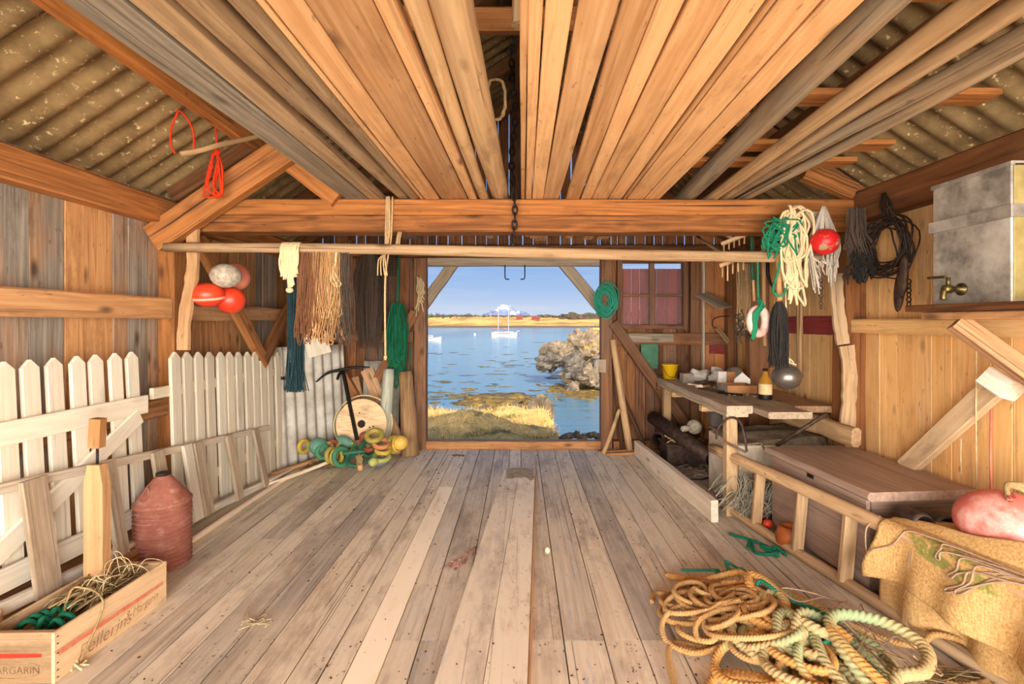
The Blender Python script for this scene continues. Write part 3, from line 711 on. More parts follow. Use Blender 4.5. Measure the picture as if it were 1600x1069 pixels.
for px, ln in ((445, .18), (452, .2), (459, .24), (467, .17)):
    c = hp(px)
    for i in range(9): mm.tube(smooth_path([c+V((U(-.01, .01), .05, .01)), c+V((U(-.015, .015), 0, .045)), c+V((U(-.018, .018), -.05, 0)), c+V((U(-.02, .02), -.045, -ln*.6)), c+V((U(-.022, .022), -.04, -ln-U(0, .03)))], 3), .006, 5, bc=(.3, 0, U(.9, 1.15)))
mm.tube(smooth_path([hp(455)+V((0, -.03, 0)), hp(456)+V((0, -.04, -.2)), hp(457)+V((0, -.04, -.27))], 4), .014, 6)
mm.ell(hp(457)+V((0, -.04, -.29)), (.026, .026, .02))
mm.one('rope_tassel', M['cream'], 'pale frayed rope tassels draped over the hanging pole above the teal net', 'rope')
mm = MB()
for i in range(110):
    a_, r_ = U(0, 6.28), .052*math.sqrt(U(0, 1)); c = hp(457)+V((math.cos(a_)*r_, .05+math.sin(a_)*r_, -.18))
    mm.tube(smooth_path([c+V((U(-.02, .02), 0, 0)), c+V((.004*math.sin(i), 0, -.35)), c+V((U(-.01, .01), U(-.01, .01), -.60)), c+V((U(-.022, .022)*1.6, U(-.02, .02), -.80-U(0, .03)))], 3), .0035, 4, bc=(.5, 0, U(.7, 1.3)), caps=False)
mm.one('fishing_net', M['netteal'], 'long dark teal net bundle hanging in front of the corrugated sheet', 'net')
mm = MB(); hank(mm, hp(484, .03), .17, 60, .50, .68, .0032, .05, (.7, 1.15))
mm.one('fishing_net', M['netbrown'], 'dark brown net hank hanging next to the teal net', 'net')
mm = MB(); hank(mm, hp(492, .03), .05, 22, .58, .66, .0038, .05, (.95, 1.3))
mm.one('fishing_net', M['nettan'], 'narrow reddish tan net strand hanging in front of the dark brown net', 'net')
mm = MB(); hank(mm, hp(517, .03), .12, 62, .42, .68, .0038, .06, (.75, 1.15), .035)
mm.one('fishing_net', M['nettan'], 'broad tan looped net hank in the middle of the hanging pole', 'net')
mm = MB(); hank(mm, hp(519, .04), .05, 26, .22, .55, .0045, .03, (1.0, 1.25), .05)
mm.one('rope_hank', M['cream'], 'yellowish cord hank over the tan looped net', 'rope')
mm = MB(); hank(mm, hp(536, .03), .07, 30, .40, .70, .0034, .05, (.7, 1.0), .03)
mm.one('fishing_net', M['netgrey'], 'thin greyish net hank last in the row of nets', 'net')
# white board pieces under the nets, far-wall nets
MB().bar(P(500, 555, 5.1), P(490, 520, 5.1), .25, .012, Y3, (.4, .2, .95)).one('white_board', M['white'], 'small white board fixed behind the tan nets', 'board')
mm = MB()
for i in range(120):
    x = U(-.16, .16); c = P(578, 400, 5.62)+V((x, U(-.03, .03), 0))
    mm.tube(smooth_path([c+V((-x*.5, 0, .02)), c+V((U(-.02, .02), 0, -.2)), c+V((x*.1, 0, -.5)), c+V((-x*.25, 0, -.8-U(0, .28)))], 3), .005, 4, bc=(.5, 0, U(.6, 1.2)), caps=False)
mm.one('fishing_net', M['netgrey'], 'grey brown net bunch hanging on the far wall by the light slits', 'net')
mm = MB(); c = P(606, 396, 5.6)
for i in range(9):
    for j in range(2): mm.tube([c+V((-.11 if j else -.11+i*.028, 0, -i*.03 if j else 0)), c+V((.12 if j else -.11+i*.028, 0, -i*.03-.02 if j else -.26))], .003, 4)
mm.one('net_scrap', M['netblack'], 'scrap of square-meshed black net high on the far wall', 'net')
mm = MB()
for i in range(34):
    c = P(621, 474, 5.55); w_ = U(.03, .13); L = U(.5, 1.0); x = U(-.05, .05); ph = U(0, 6)
    pts = [c+V((x+w_*math.sin(t)*(.55+.45*math.sin(t/2)**2), U(-.035, .035), -L/2*(1-math.cos(t)))) for t in [2*PI*k/16 for k in range(16)]]
    mm.tube(smooth_path(pts, 2, True), .0055, 5, closed=True, bc=(.5, 0, U(.55, 1.2)))
mm.tube([P(621, 474, 5.58), P(623, 400, 5.62)], .012, 6)
mm.one('rope_coil', M['green'], 'dark green rope coil hanging beside the wooden door jamb', 'rope')
mm = MB()
for i in range(16):
    c = P(656, 438, 5.66); mm.tube(smooth_path([c+V((U(-.04, .04), U(-.02, 0), U(-.04, .05))), c+V((U(-.06, .06), U(-.05, 0), U(-.14, -.05))), c+V((U(-.06, .06), -.01, U(-.42, -.15)))], 4), .007, 5, bc=(.4, 0, U(.8, 1.15)))
mm.one('glove', M['cream'], 'pale frayed rope bundle hung on the door jamb near the mountain view', 'rope')
# far corner: cable reel, pick, boards, round posts
t_ = thing('cable_reel', 'wooden cable reel disc with a round hole standing on edge behind the rings', 'reel', P(562, 700, 5.35))
cR = V(((570-VX)*5.35/F, 5.24, .40)); ax = V((.12, -.97, .2)).normalized(); a_ = ax.orthogonal().normalized()
def disc(m, c, ax, r0, r1, th, seg, bc):
    m.lathe([(r0, -th/2), (r1, -th/2), (r1, th/2), (r0, th/2), (r0, -th/2)], c, ax, seg, bc, False, 1.0, r0 < .01); return m
disc(MB(), cR, ax, .042, .265, .022, 40, (.25, 0, 1.05)).build('front_disc', M['crate'], t_)
disc(MB(), cR-ax*.19, ax, .05, .295, .022, 40, (.5, .2, .7)).build('back_disc', M['left'], t_)
disc(MB(), cR-ax*.09, ax, .001, .13, .15, 28, (.9, .2, .3)).build('drum', M['darkbeam'], t_)  # core closed and coloured dark, painting shade into the disc hole
MB().torus(cR-ax*.10, ax, .31, .009, 48, 8).build('rim', M['cream'], t_)
for dx, dz in ((-.12, .1), (.09, -.04), (.13, -.03), (-.02, .13)):
    MB().tube([cR+ax*.012+V((dx, 0, dz*.9+.0)), cR+ax*.014+V((dx, -.004, dz*.9))], .008, 8).build('bolt', M['dark'], t_)
t_ = thing('grapnel', 'old dark iron pickaxe with curved arms leaning over the cable reel', 'pick', P(555, 690, 5.2))
MB().bar(P(558, 688, 5.17), P(536, 580, 5.32), .032, .05, Y3, (.5, 0, .5), .006).build('shaft', M['dark'], t_)
pts = smooth_path([P(494, 597, 5.25), P(512, 583, 5.28), P(534, 578, 5.32), P(555, 574, 5.36), P(578, 574, 5.4)], 5)
MB().tube(pts, .018, 8, [.3+.7*math.sin(PI*(i+1)/(len(pts)+1)) for i in range(len(pts))]).build('arm', M['dark'], t_)
MB().tube(smooth_path([P(536, 580, 5.30), P(530, 585, 5.22), P(527, 594, 5.18)], 4), .016, 8, [1]*8+[.3]).build('fluke', M['dark'], t_)
for a, b, w_, d0, d1, bc, lb in (((553, 590), (566, 650), .12, 5.74, 5.66, (.5, .1, .9), 'rough brown board leaning behind the pickaxe'), ((573, 577), (600, 640), .15, 5.70, 5.62, (.35, .05, 1.05), 'short clean brown board leaning behind the reel, beside the pale post'), ((602, 640), (628, 688), .08, 5.62, 5.56, (.5, .1, .95), 'thin brown offcut wedged behind the pale green post')):
    p, q = P(*a, d0), P(*b, d1); e = q+(q-p)*((q.z-.02)/(p.z-q.z))
    MB().bar(e, p, w_, .03, Y3, (bc[0], .35, bc[2]*1.05)).one('leaning_board', M['left'], lb, 'board', 'boards leaning in the corner by the reel')
M['palelog'] = wood('pale_green_post_wood', (206, 210, 190), (166, 170, 150), (190, 190, 178), knot=.2, stain=.25, crack=.5)
def stand(name, label, cx, yb, top, r0, r1, mt, bc, lean):
    m = MB().log(V((cx, yb, .004)), V((cx, yb, .004))+V(lean)+V((0, 0, top)), r0, r1, 18, 10, .004, bc)
    return m.one(name, M[mt], label, 'post', 'round posts standing by the door')
stand('round_post', 'pale greenish round post standing behind the cork rings', (598-VX)*5.35/F, 5.35, .96, .082, .062, 'palelog', (.5, .2, 1), (.03, .12, 0))
stand('round_post', 'brown barked round post standing next to the door jamb', (641-VX)*5.45/F, 5.45, .93, .098, .074, 'log', (.75, .0, .9), (-.07, .08, 0))
# rings and buoys heap
GR = 'rings and floats heaped by the corner'
cols = {'ring_olive': (172, 158, 72), 'ring_green': (70, 142, 106), 'ring_yellow': (214, 180, 72), 'ring_orange': (214, 138, 88), 'ring_lime': (190, 196, 112), 'ring_blue': (138, 146, 164), 'ring_dkgreen': (40, 106, 76), 'ring_red': (190, 96, 66)}
for k, v in cols.items(): M[k] = plain(k, v, [int(c*.78) for c in v], .55, 0, 10, spec=.4)
q = lambda px, py: P(px, py, F*(CH-.0)/(730-VY) if py > 700 else 5.0)
def ring(px, py, d, Rr, r, nrm, mt, label):
    MB().torus(P(px, py, d), nrm, Rr, r, 30, 12).one('float_ring', M[mt], label, 'ring', GR)
rings = [(585, 681, 4.98, .072, .028, (.1, -.55, .83), 'ring_olive', 'olive ring topmost of the leaning ring stack by the pale post'),
         (596, 693, 4.94, .072, .024, (.12, -.35, .93), 'ring_orange', 'orange ring second from the top of the ring stack'),
         (599, 703, 4.93, .066, .022, (.1, -.3, .95), 'ring_yellow', 'mustard ring third in the leaning ring stack'),
         (596, 714, 4.92, .072, .024, (.1, -.3, .95), 'ring_lime', 'pale lime ring low in the leaning ring stack'),
         (590, 718, 4.95, .085, .028, (.1, -.2, .97), 'ring_blue', 'greyish blue ring at the bottom of the ring stack'),
         (614, 695, 5.02, .075, .022, (.9, -.3, .2), 'ring_olive', 'upright olive ring between the stack and the yellow ball'),
         (620, 694, 5.06, .07, .022, (.95, -.25, .1), 'ring_yellow', 'upright dull yellow ring touching the yellow ball'),
         (475, 698, 4.98, .058, .022, (.85, -.45, .1), 'ring_yellow', 'mustard ring standing against the corrugated sheet'),
         (504, 706, 4.85, .058, .022, (.8, -.6, .2), 'ring_green', 'green ring beside the broom head and teal float'),
         (518, 711, 4.80, .062, .022, (.85, -.45, .1), 'ring_olive', 'olive ring standing behind the broom head'),
         (526, 714, 4.80, .066, .02, (.85, -.45, .15), 'ring_yellow', 'yellow ring leaning on the bright green ring'),
         (533, 714, 4.78, .08, .024, (.8, -.55, .2), 'ring_green', 'large bright green ring in the middle of the heap'),
         (555, 720, 4.74, .07, .02, (.2, -.45, .87), 'ring_dkgreen', 'flat dark green ring behind the small tag'),
         (575, 702, 4.93, .08, .022, (.6, -.5, .5), 'ring_dkgreen', 'dark green ring propped on the ring stack'),
         (540, 699, 4.98, .075, .02, (.3, -.55, .78), 'ring_lime', 'lime ring lying on top of the heap below the reel'),
         (561, 700, 5.0, .055, .02, (.2, -.5, .84), 'ring_green', 'small green ring below the reel hole'),
         (573, 695, 5.02, .07, .024, (.45, -.5, .7), 'ring_red', 'orange red ring leaning under the topmost olive ring'),
         (513, 700, 4.95, .045, .02, (.8, -.5, .2), 'ring_lime', 'small lime ring beside the teal float'),
         (521, 697, 5.0, .045, .02, (.85, -.5, .2), 'ring_red', 'small reddish ring behind the small lime ring')]
for a in rings: ring(*a)
M['ball'] = plain('yellow_ball', (228, 190, 92), (206, 160, 66), .5, 0, 6)
M['ballg'] = plain('teal_ball', (112, 158, 140), (84, 124, 108), .5, 0, 6)
M['ballr'] = plain('brown_red_ball', (166, 98, 74), (130, 72, 54), .6, 0, 8)
for px, py, d, rad, mt, lb in ((626, 692, 5.02, .078, 'ball', 'yellow ball float beside the brown round post'), (497, 697, 4.9, .09, 'ballg', 'large teal ball float at the edge of the heap'), (570, 683, 5.1, .06, 'ballr', 'brown red ball float behind the ring stack'), (583, 722, 4.78, .045, 'ring_lime', 'small lime green ball in front of the ring stack')):
    c = P(px, py, d); c.z = max(c.z, rad)
    MB().ell(c, (rad, rad, rad*.95)).one('ball_float', M[mt], lb, 'float', GR)
MB().ell(P(540, 690, 5.05), (.1, .07, .05), Matrix.Rotation(.5, 3, 'Y')).one('ball_float', M['ballg'], 'flattened grey green float lying below the pickaxe', 'float', GR)
MB().bar(P(535, 709, 4.72), P(570, 705, 4.76), .035, .035, Z3, (.5, 0, 1), .012).one('float_bar', M['ring_dkgreen'], 'straight green float bar across the front of the heap', 'float')
t_ = thing('wood_tag', 'small wooden tag tied with straw cord in front of the green bar', 'tag', P(563, 733, 4.7))
MB().lathe([(.022, 0), (.028, .01), (.028, .045), (.02, .055), (0, .055)], P(563, 735, 4.66)).build('tag_block', M['plank'], t_)
mm = MB()
for i in range(18): c = P(562, 712, 4.68); mm.tube(smooth_path([c+V((U(-.02, .02), 0, 0)), c+V((U(-.04, .04), U(-.03, 0), U(-.06, .02))), c+V((U(-.03, .03), -.01, U(-.12, -.04)))], 3), .003, 4)
mm.build('cord', M['dry'], t_)
# crates
ct = thing('margarine_crate', 'long wooden crate with faded red band and lettering, full of straw cord', 'crate', (-2.08, 2.3, 0))
cx0, cx1, cy0, cy1, ch_ = -2.235, -1.925, 2.015, 2.62, .212
ry = .065     # the crate stands a little askew
sk = lambda x, y, z: V((x+(y-cy0)*ry*.6, y+(x-cx1)*.02, z))
def wallb(p0, p1, th, bc, nm, z0=.0, z1=ch_):
    return MB().bar((p0.x, p0.y, (z0+z1)/2), (p1.x, p1.y, (z0+z1)/2), th, z1-z0, Z3, bc, .002).build(nm, M['crate'], ct)
side_ = wallb(sk(cx1-.008, cy0, 0), sk(cx1-.008, cy1, 0), .014, (.2, .05, 1.05), 'side_panel')
wallb(sk(cx0+.008, cy0, 0), sk(cx0+.008, cy1, 0), .014, (.35, .1, 1), 'side_panel')
end_ = wallb(sk(cx0, cy0+.012, 0), sk(cx1-.016, cy0+.012, 0), .022, (.9, .25, .74), 'end_panel')
wallb(sk(cx0, cy1-.012, 0), sk(cx1-.016, cy1-.012, 0), .022, (.6, .1, .95), 'end_panel')
MB().bar(sk((cx0+cx1)/2, cy0+.02, .012), sk((cx0+cx1)/2, cy1-.02, .012), .27, .014, Z3, (.6, .1, .8)).build('bottom_panel', M['crate'], ct)
M['redink'] = plain('faded_red_ink', (222, 112, 86), (216, 150, 116), .8, 0, 30, .4, .6)
M['redink2'] = plain('red_ink', (200, 60, 36), (176, 50, 30), .8, 0, 20)
M['ink'] = plain('faded_black_ink', (150, 112, 78), (206, 164, 116), .85, 0, 40, .4, .62)
sd = sk(cx1, cy1, 0)-sk(cx1, cy0, 0); sd.z = 0; sd.normalize(); sn = V((sd.y, -sd.x, 0))
def on_side(s, z, o=.0006): return sk(cx1-.001, cy0, 0)+sd*s+Z3*z+sn*o
MB().add([on_side(.015, .105), on_side(.58, .098), on_side(.58, .117), on_side(.015, .130)], [(0, 1, 2, 3)]).build('red_band', M['redink'], side_)
ed = (sk(cx1-.016, cy0, 0)-sk(cx0, cy0, 0)); ed.normalize()
def on_end(s, z, o=.0006): return sk(cx0, cy0+.001, 0)+ed*s+Z3*z+V((0, -o, 0))
MB().add([on_end(.0, .105), on_end(.255, .110), on_end(.255, .125), on_end(.0, .128)], [(0, 1, 2, 3)]).build('red_band', M['redink2'], end_)
def text(body, size, org, ex, ez, mt, par, shear=0.0, sx=1.0):
    cu = bpy.data.curves.new('lettering', 'FONT'); cu.body = body; cu.size = size; cu.shear = shear; cu.extrude = 0
    o = bpy.data.objects.new('tmp_text', cu); COL.objects.link(o); dg = bpy.context.evaluated_depsgraph_get()
    me = bpy.data.meshes.new_from_object(o.evaluated_get(dg)); bpy.data.objects.remove(o)
    m = MB(); vs = [org+ex*(v.co.x*sx)+ez*v.co.y for v in me.vertices]
    m.add(vs, [tuple(p.vertices) for p in me.polygons]); m.build('lettering', M[mt], par); bpy.data.meshes.remove(me)
text('Pellerins', .082, on_side(.10, .026), sd, Z3, 'ink', side_, .25)
text('& Margarin', .062, on_side(.345, .045), sd, Z3, 'ink', side_, .25, .72)
M['ink2'] = plain('black_stencil_ink', (92, 66, 46), (140, 102, 66), .85, 0, 40, .4, .62)
text('MARGARIN', .042, on_end(.035, .043), ed, Z3, 'ink2', end_)
pts = [on_end(.135+.125*math.cos(t), .058+.034*math.sin(t), .001) for t in [2*PI*i/40 for i in range(40)]]
MB().tube(pts, .0012, 4, closed=True).build('oval_mark', M['ink'], end_)
for z in (.02, .05, .08, .12, .16, .19):
    MB().tube([on_side(.008, z), on_side(.016, z, .001)], .0022, 5).build('nail', M['dark'], side_)
MB().bar((-2.42, 1.9, .20), (-2.22, 2.08, .215), .16, .05, Z3, (.3, .2, 1), .004).one('small_box', M['crate'], 'corner of a small pale box resting on the lettered crate', 'box')
# crate contents
mm = MB()
def in_crate(s, t, z): return sk(cx0+.03+(cx1-cx0-.06)*s, cy0+.03+(cy1-cy0-.06)*t, z)
for i in range(230):
    c = in_crate(U(.1, .85), U(.36, .92), U(.10, .22)); a_ = U(.9, 2.0); L = U(.06, .14)
    dv = V((math.cos(a_)*L, math.sin(a_)*L, U(-.02, .05)))
    mm.tube(smooth_path([c-dv*.6, c+V((U(-.02, .02), U(-.02, .02), U(.0, .03))), c+dv*.6], 3), U(.002, .0045), 4, bc=(.5, 0, U(.55, 1.15)))
tag(mm.build('straw_twine', M['dry']), 'tangle of straw-coloured twine filling the lettered crate', 'twine', None, 'stuff')
mm = MB()
for i in range(14):
    c = in_crate(U(.2, .9), U(.45, .9), .2); a_ = U(0, 6.3); h = U(.05, .13)
    mm.tube(smooth_path([c, c+V((math.cos(a_)*.04, math.sin(a_)*.04, h)), c+V((math.cos(a_)*.10, math.sin(a_)*.10, h*.9)), c+V((math.cos(a_+.5)*.13, math.sin(a_+.5)*.13, .0))], 5), .0018, 4, bc=(.3, 0, 1.1))
tag(mm.build('wire_loops', M['cream']), 'thin springy cord loops rising out of the straw twine', 'cord', None, 'stuff')
mm = MB()
for i in range(9):
    c = in_crate(.45+U(-.1, .1), .22+U(-.05, .05), .15); a_ = U(0, 6.3)
    mm.tube(smooth_path([c, c+V((math.cos(a_)*.05, math.sin(a_)*.05, .05)), c+V((math.cos(a_)*.11, math.sin(a_)*.08, .01))], 6), .011, 9, lobes=(3, .16, 190), bc=(.5, 0, U(.7, 1.05)))
mm.one('rope_tuft', M['green'], 'tuft of dark green rope lying in the lettered crate', 'rope')
MB().tube(smooth_path([in_crate(.5, .30, .17), in_crate(.42, .42, .25), in_crate(.55, .46, .245), in_crate(.8, .44, .235), on_side(.21, .225, .012), on_side(.20, .16, .008), on_side(.155, .09, .008), on_side(.11, .03, .008), on_side(.10, .008, .015)], 8), .0052, 7, lobes=(3, .15, 400)).one('tan_string', M['dry'], 'thin tan cord hanging over the lettered crate side to a knot', 'rope')
mm = MB()
for i in range(14): c = on_side(.09, .014, .02); a_ = U(0, 6.3); mm.tube(smooth_path([c, c+V((math.cos(a_)*.025, math.sin(a_)*.02, U(0, .02))), c+V((math.cos(a_+1)*.04, math.sin(a_+1)*.03, -.005))], 3), .003, 4, bc=(.2, 0, 1.2))
mm.one('rope_knot', M['cream'], 'white frayed rope knot on the floor at the crate corner', 'rope')
# ------------------------------------------------------------------ right side
# curb plank on edge
MB().bar((1.315, 5.46, .085), (1.455, 3.63, .085), .055, .165, Z3, (.25, .25, 1.05), .003, 0, 6, .002).one('curb_plank', M['pale'], 'pale plank standing on edge on the floor in front of the workbench clutter', 'plank')
# round-pole ladder on edge
ld = thing('pole_ladder', 'round-pole ladder lying on its edge against the brown chest', 'ladder', (1.75, 3.0, 0))
lx = lambda d: 1.655+(3.81-d)*.150
MB().log((lx(3.98)-.01, 3.98, .038), (lx(1.5)+.03, 1.5, .038), .030, .038, 14, 16, .006, (.35, .35, 1.12)).build('rail', M['log'], ld)
MB().log((1.60, 4.06, .455), (2.06, 1.5, .44), .040, .036, 14, 16, .006, (.25, .15, 1.18)).build('rail', M['log'], ld)
for d, w_ in ((3.81, .06), (3.5, .07), (3.09, .07), (2.72, .075), (2.33, .075)):
    MB().bar((lx(d), d, .05), (lx(d)+.035, d, .44), w_, .035, Y3, (.35, .2, 1.05), .006).build('rung', M['log'], ld)
# chest
ct = thing('sea_chest', 'large brown painted wooden chest with a slightly overhanging lid', 'chest', (2.15, 3.1, 0))
ca, cb = V((1.90, 2.655, 0)), V((1.835, 3.55, 0)); cw = .60
dl = (cb-ca).normalized(); dn = V((dl.y, -dl.x, 0)).normalized()
if dn.x < 0: dn = -dn
def cbox(nm, s0, s1, t0, t1, z0, z1, bc, mt='chest', ch=.006):
    a = ca+dl*((s0+s1)/2)+dn*t0; b = ca+dl*((s0+s1)/2)+dn*t1
    o = MB().bar(V((0, 0, (z0+z1)/2))+ca+dl*s0+dn*((t0+t1)/2), V((0, 0, (z0+z1)/2))+ca+dl*s1+dn*((t0+t1)/2), t1-t0, z1-z0, Z3, bc, ch)
    return o.build(nm, M[mt], ct)
L_ = (cb-ca).length
fp_ = cbox('front_panel', 0.012, L_-.012, 0.0, .022, .03, .53, (.45, .3, 1.0))
cbox('back_panel', 0.012, L_-.012, cw-.022, cw, .03, .53, (.5, .2, .9))
for s in (0.0, L_-.024): 
    MB().bar(ca+dl*(s+.012)+V((0, 0, .28))+dn*.022, ca+dl*(s+.012)+V((0, 0, .28))+dn*(cw-.022), .024, .50, Z3, (.8, .1, .75), .003).build('end_panel', M['chest'], ct)
MB().bar(ca+dl*.03+dn*(cw/2)+V((0, 0, .045)), cb-dl*.03+dn*(cw/2)+V((0, 0, .045)), cw-.05, .02).build('bottom_panel', M['chest'], ct)
MB().bar(ca-dl*.035+dn*(cw/2+.0)+V((0, 0, .555)), cb+dl*.035+dn*(cw/2)+V((0, 0, .555)), cw+.06, .05, Z3, (.35, .35, 1.12), .016).build('lid', M['chest'], ct)
for s in (.1, L_-.1): MB().bar(ca+dl*s+dn*.02+V((0, 0, .015)), ca+dl*s+dn*(cw-.02)+V((0, 0, .015)), .07, .03).build('skid', M['left'], ct)
MB().bar(ca+dl*(L_*.52)-dn*.002+V((0, 0, .50)), ca+dl*(L_*.52)-dn*.002+V((0, 0, .535)), .06, .008, dn, (.5, 0, 1), .002).build('lock_plate', M['dark'], fp_)
# tub behind the chest
M['tub'] = plain('worn_enamel_tub', (220, 210, 190), (180, 164, 138), .6, 0, 5, Cc=(128, 100, 70), sc2=3, thr=(.5, .72))
M['sack'] = plain('grey_sacking', (150, 130, 104), (104, 88, 70), .95, 0, 24, bump=.6)
tb_ = thing('fish_tub', 'off-white tub behind the brown chest, covered by grey sacking', 'tub', (2.08, 4.1, 0))
mm = MB()
for p0, p1 in (((1.72, 3.86), (2.40, 3.86)), ((1.72, 4.40), (2.40, 4.40)), ((1.72, 3.875), (1.72, 4.385)), ((2.40, 3.875), (2.40, 4.385))):
    mm.bar((p0[0], p0[1], .26), (p1[0], p1[1], .26), .03, .52, Z3, (.4, 0, 1), .008)
mm.box((2.06, 4.13, .03), (.66, .52, .03)); mm.build('tub_body', M['tub'], tb_)
mm = MB(); mm.sheet(lambda u, v: V((1.72+.74*u, 3.83+.62*v, .535+.03*noise.noise(V((u*4, v*3, 1)))+.03*u-.06*(1 if v < .08 and u > .25 else 0))), 24, 16)
mm.build('sacking_cover', M['sack'], tb_, solid=.012)
# workbench
wb = thing('workbench', 'rough wooden workbench of thick weathered planks along the far wall corner', 'workbench', (1.9, 4.7, 0))
BZ = .86
MB().bar((1.675, 3.70, BZ-.03), (1.675, 5.72, BZ-.03), .20, .06, Z3, (.35, .45, 1.12), .006, 0, 10, .003).build('bench_top_plank', M['grey'], wb)
MB().bar((1.665, 3.72, BZ-.075), (1.665, 5.72, BZ-.075), .17, .028, Z3, (.3, .35, 1.1), .006, 0, 10, .003).build('bench_top_plank', M['grey'], wb)
MB().bar((1.95, 3.50, BZ-.035), (1.92, 5.72, BZ-.03), .32, .05, Z3, (.5, .35, .95), .01, 0, 10, .004).build('bench_top_plank', M['grey'], wb)
MB().bar((2.28, 3.75, BZ-.035), (2.27, 5.72, BZ-.03), .33, .05, Z3, (.5, .3, .9), .01, 0, 10, .004).build('bench_top_plank', M['left'], wb)
MB().bar((1.64, 3.79, .0), (1.64, 3.79, .78), .085, .075, Y3, (.25, .2, 1.1)).build('leg', M['log'], wb)
MB().bar((1.66, 5.5, .0), (1.66, 5.5, .78), .085, .075, Y3, (.5, .2, .9)).build('leg', M['log'], wb)
for y in (4.2, 5.0): MB().bar((1.56, y, BZ-.105), (2.45, y, BZ-.105), .06, .05, Z3, (.3, .1, 1.1)).build('crosspiece', M['log'], wb)
MB().bar((2.27, 3.28, .72), (2.2, 4.5, .73), .07, .13, V((.05, 0, 1)), (.5, .2, .95), .02, 0, 10, .008).one('shelf_timber', M['log'], 'rough bark-edged beam running from the workbench end to the dark post', 'timber')
MB().tube([P(1213, 697, 3.7), P(1292, 646, 3.5)], .014, 8).one('iron_bar', M['iron'], 'rusty iron bar leaning on the bark-edged beam behind the chest', 'bar')
# things on the bench
GB = 'clutter on the workbench'
M['yellow'] = plain('yellow_plastic', (228, 184, 28), (206, 156, 16), .45, 0, 5)
c = V((1.70, 5.50, BZ)); yb = thing('yellow_tub', 'yellow plastic tub at the far end of the workbench under the window', 'tub', c)
MB().lathe([(.075, 0), (.088, .15), (.094, .152), (.094, .162), (.082, .160), (.070, .01), (0, .01)], c, sides=28).build('body', M['yellow'], yb)
MB().tube(smooth_path([c+V((-.09, 0, .15)), c+V((-.06, -.085, .05)), c+V((.02, -.10, .03)), c+V((.09, 0, .15))], 5), .003, 5).build('handle', M['iron'], yb)
M['paper'] = plain('crumpled_paper', (222, 216, 206), (186, 178, 166), .9, 0, 12, bump=.5)
M['whitebox'] = plain('white_carton', (232, 230, 226), (212, 208, 202), .7, 0, 6)
M['carton'] = plain('brown_carton', (196, 140, 92), (170, 116, 72), .8, 0, 6)
M['greyblock'] = plain('grey_block', (158, 146, 132), (120, 108, 96), .9, 0, 14, bump=.4)
bx = lambda c, s, rz=0, bc=(.5, 0, 1): MB().box(V(c)+V((0, 0, s[2]/2)), s, Matrix.Rotation(rz, 3, 'Z'), bc)
bx((1.76, 5.12, BZ), (.12, .08, .10), .1).one('grey_block', M['greyblock'], 'grey squared block on the workbench in front of the yellow tub', 'block', GB)
bx((2.02, 4.86, BZ), (.085, .03, .145), .05).one('carton', M['whitebox'], 'white upright carton standing on the workbench', 'box', GB)
bx((2.115, 4.88, BZ), (.075, .05, .14), -.1).one('carton', M['carton'], 'brown upright carton beside the white carton on the workbench', 'box', GB)
def crumple(c, rad, seed, mt, lb, cat):
    MB().ell(V(c)+V((0, 0, rad[2]*.85)), rad, None, 18, 12, (.5, 0, 1), .75, seed).one('crumpled_paper', M[mt], lb, cat, GB)
crumple((1.98, 5.33, BZ), (.11, .08, .06), 2, 'paper', 'larger wad of crumpled white paper on the workbench', 'paper')
crumple((2.13, 5.25, BZ), (.08, .06, .07), 7, 'paper', 'smaller wad of crumpled white paper nearer the white carton', 'paper')
tr = thing('carton_tray', 'low open carton tray with a raised flap behind the bottle', 'box', (2.0, 4.45, BZ))
for c, s, b in (((1.985, 4.34, BZ+.035), (.26, .006, .07), .8), ((1.985, 4.56, BZ+.035), (.26, .006, .07), .9), ((1.857, 4.45, BZ+.035), (.006, .22, .07), 1.1), ((2.113, 4.45, BZ+.035), (.006, .22, .07), .8)):
    MB().box(c, s, None, (.5, 0, b)).build('side', M['greyblock' if b > 1 else 'carton'], tr)
MB().box((1.985, 4.45, BZ+.004), (.25, .21, .006), None, (.5, 0, .8)).build('bottom', M['carton'], tr)
outl(MB(), [(2.02, 4.58, BZ+.06), (2.17, 4.58, BZ+.06), (2.17, 4.58, BZ+.10), (2.095, 4.58, BZ+.165), (2.02, 4.58, BZ+.10)], .006, (.3, 0, 1.15)).build('flap', M['whitebox'], tr)
t = NT('amber_liquid_bottle'); t.p.inputs['Transmission Weight'].default_value = .55; t.p.inputs['IOR'].default_value = 1.2
M['amber'] = t.fin(C(226, 166, 62), .15)
M['label'] = plain('cream_bottle_label', (226, 204, 158), (204, 176, 126), .8, 0, 14)
c = V((2.035, 4.03, BZ)); bo = thing('oil_bottle', 'amber bottle with a cream label and dark cap on the bench end', 'bottle', c)
MB().lathe([(.044, 0), (.05, .006), (.051, .13), (.047, .155), (.022, .20), (.018, .225), (.018, .235)], c, sides=28).build('body', M['amber'], bo)
MB().lathe([(.0515, .042), (.0522, .045), (.0522, .125), (.0515, .128)], c, sides=28).build('label', M['label'], bo)
MB().lathe([(.0515, .002), (.052, .004), (.052, .038), (.0515, .040)], c, sides=28).build('dark_base', M['dark'], bo)
MB().lathe([(.02, .232), (.021, .252), (.0, .254)], c, sides=20).build('cap', M['dark'], bo)
MB().lathe([(0, 0), (.085, .004), (.09, .012), (0, .02)], (2.2, 4.98, BZ+.092), V((-.4, -.85, .35)), 28).one('metal_plate', M['greyblock'], 'round grey lid leaning on the stud behind the brown carton', 'lid', GB)
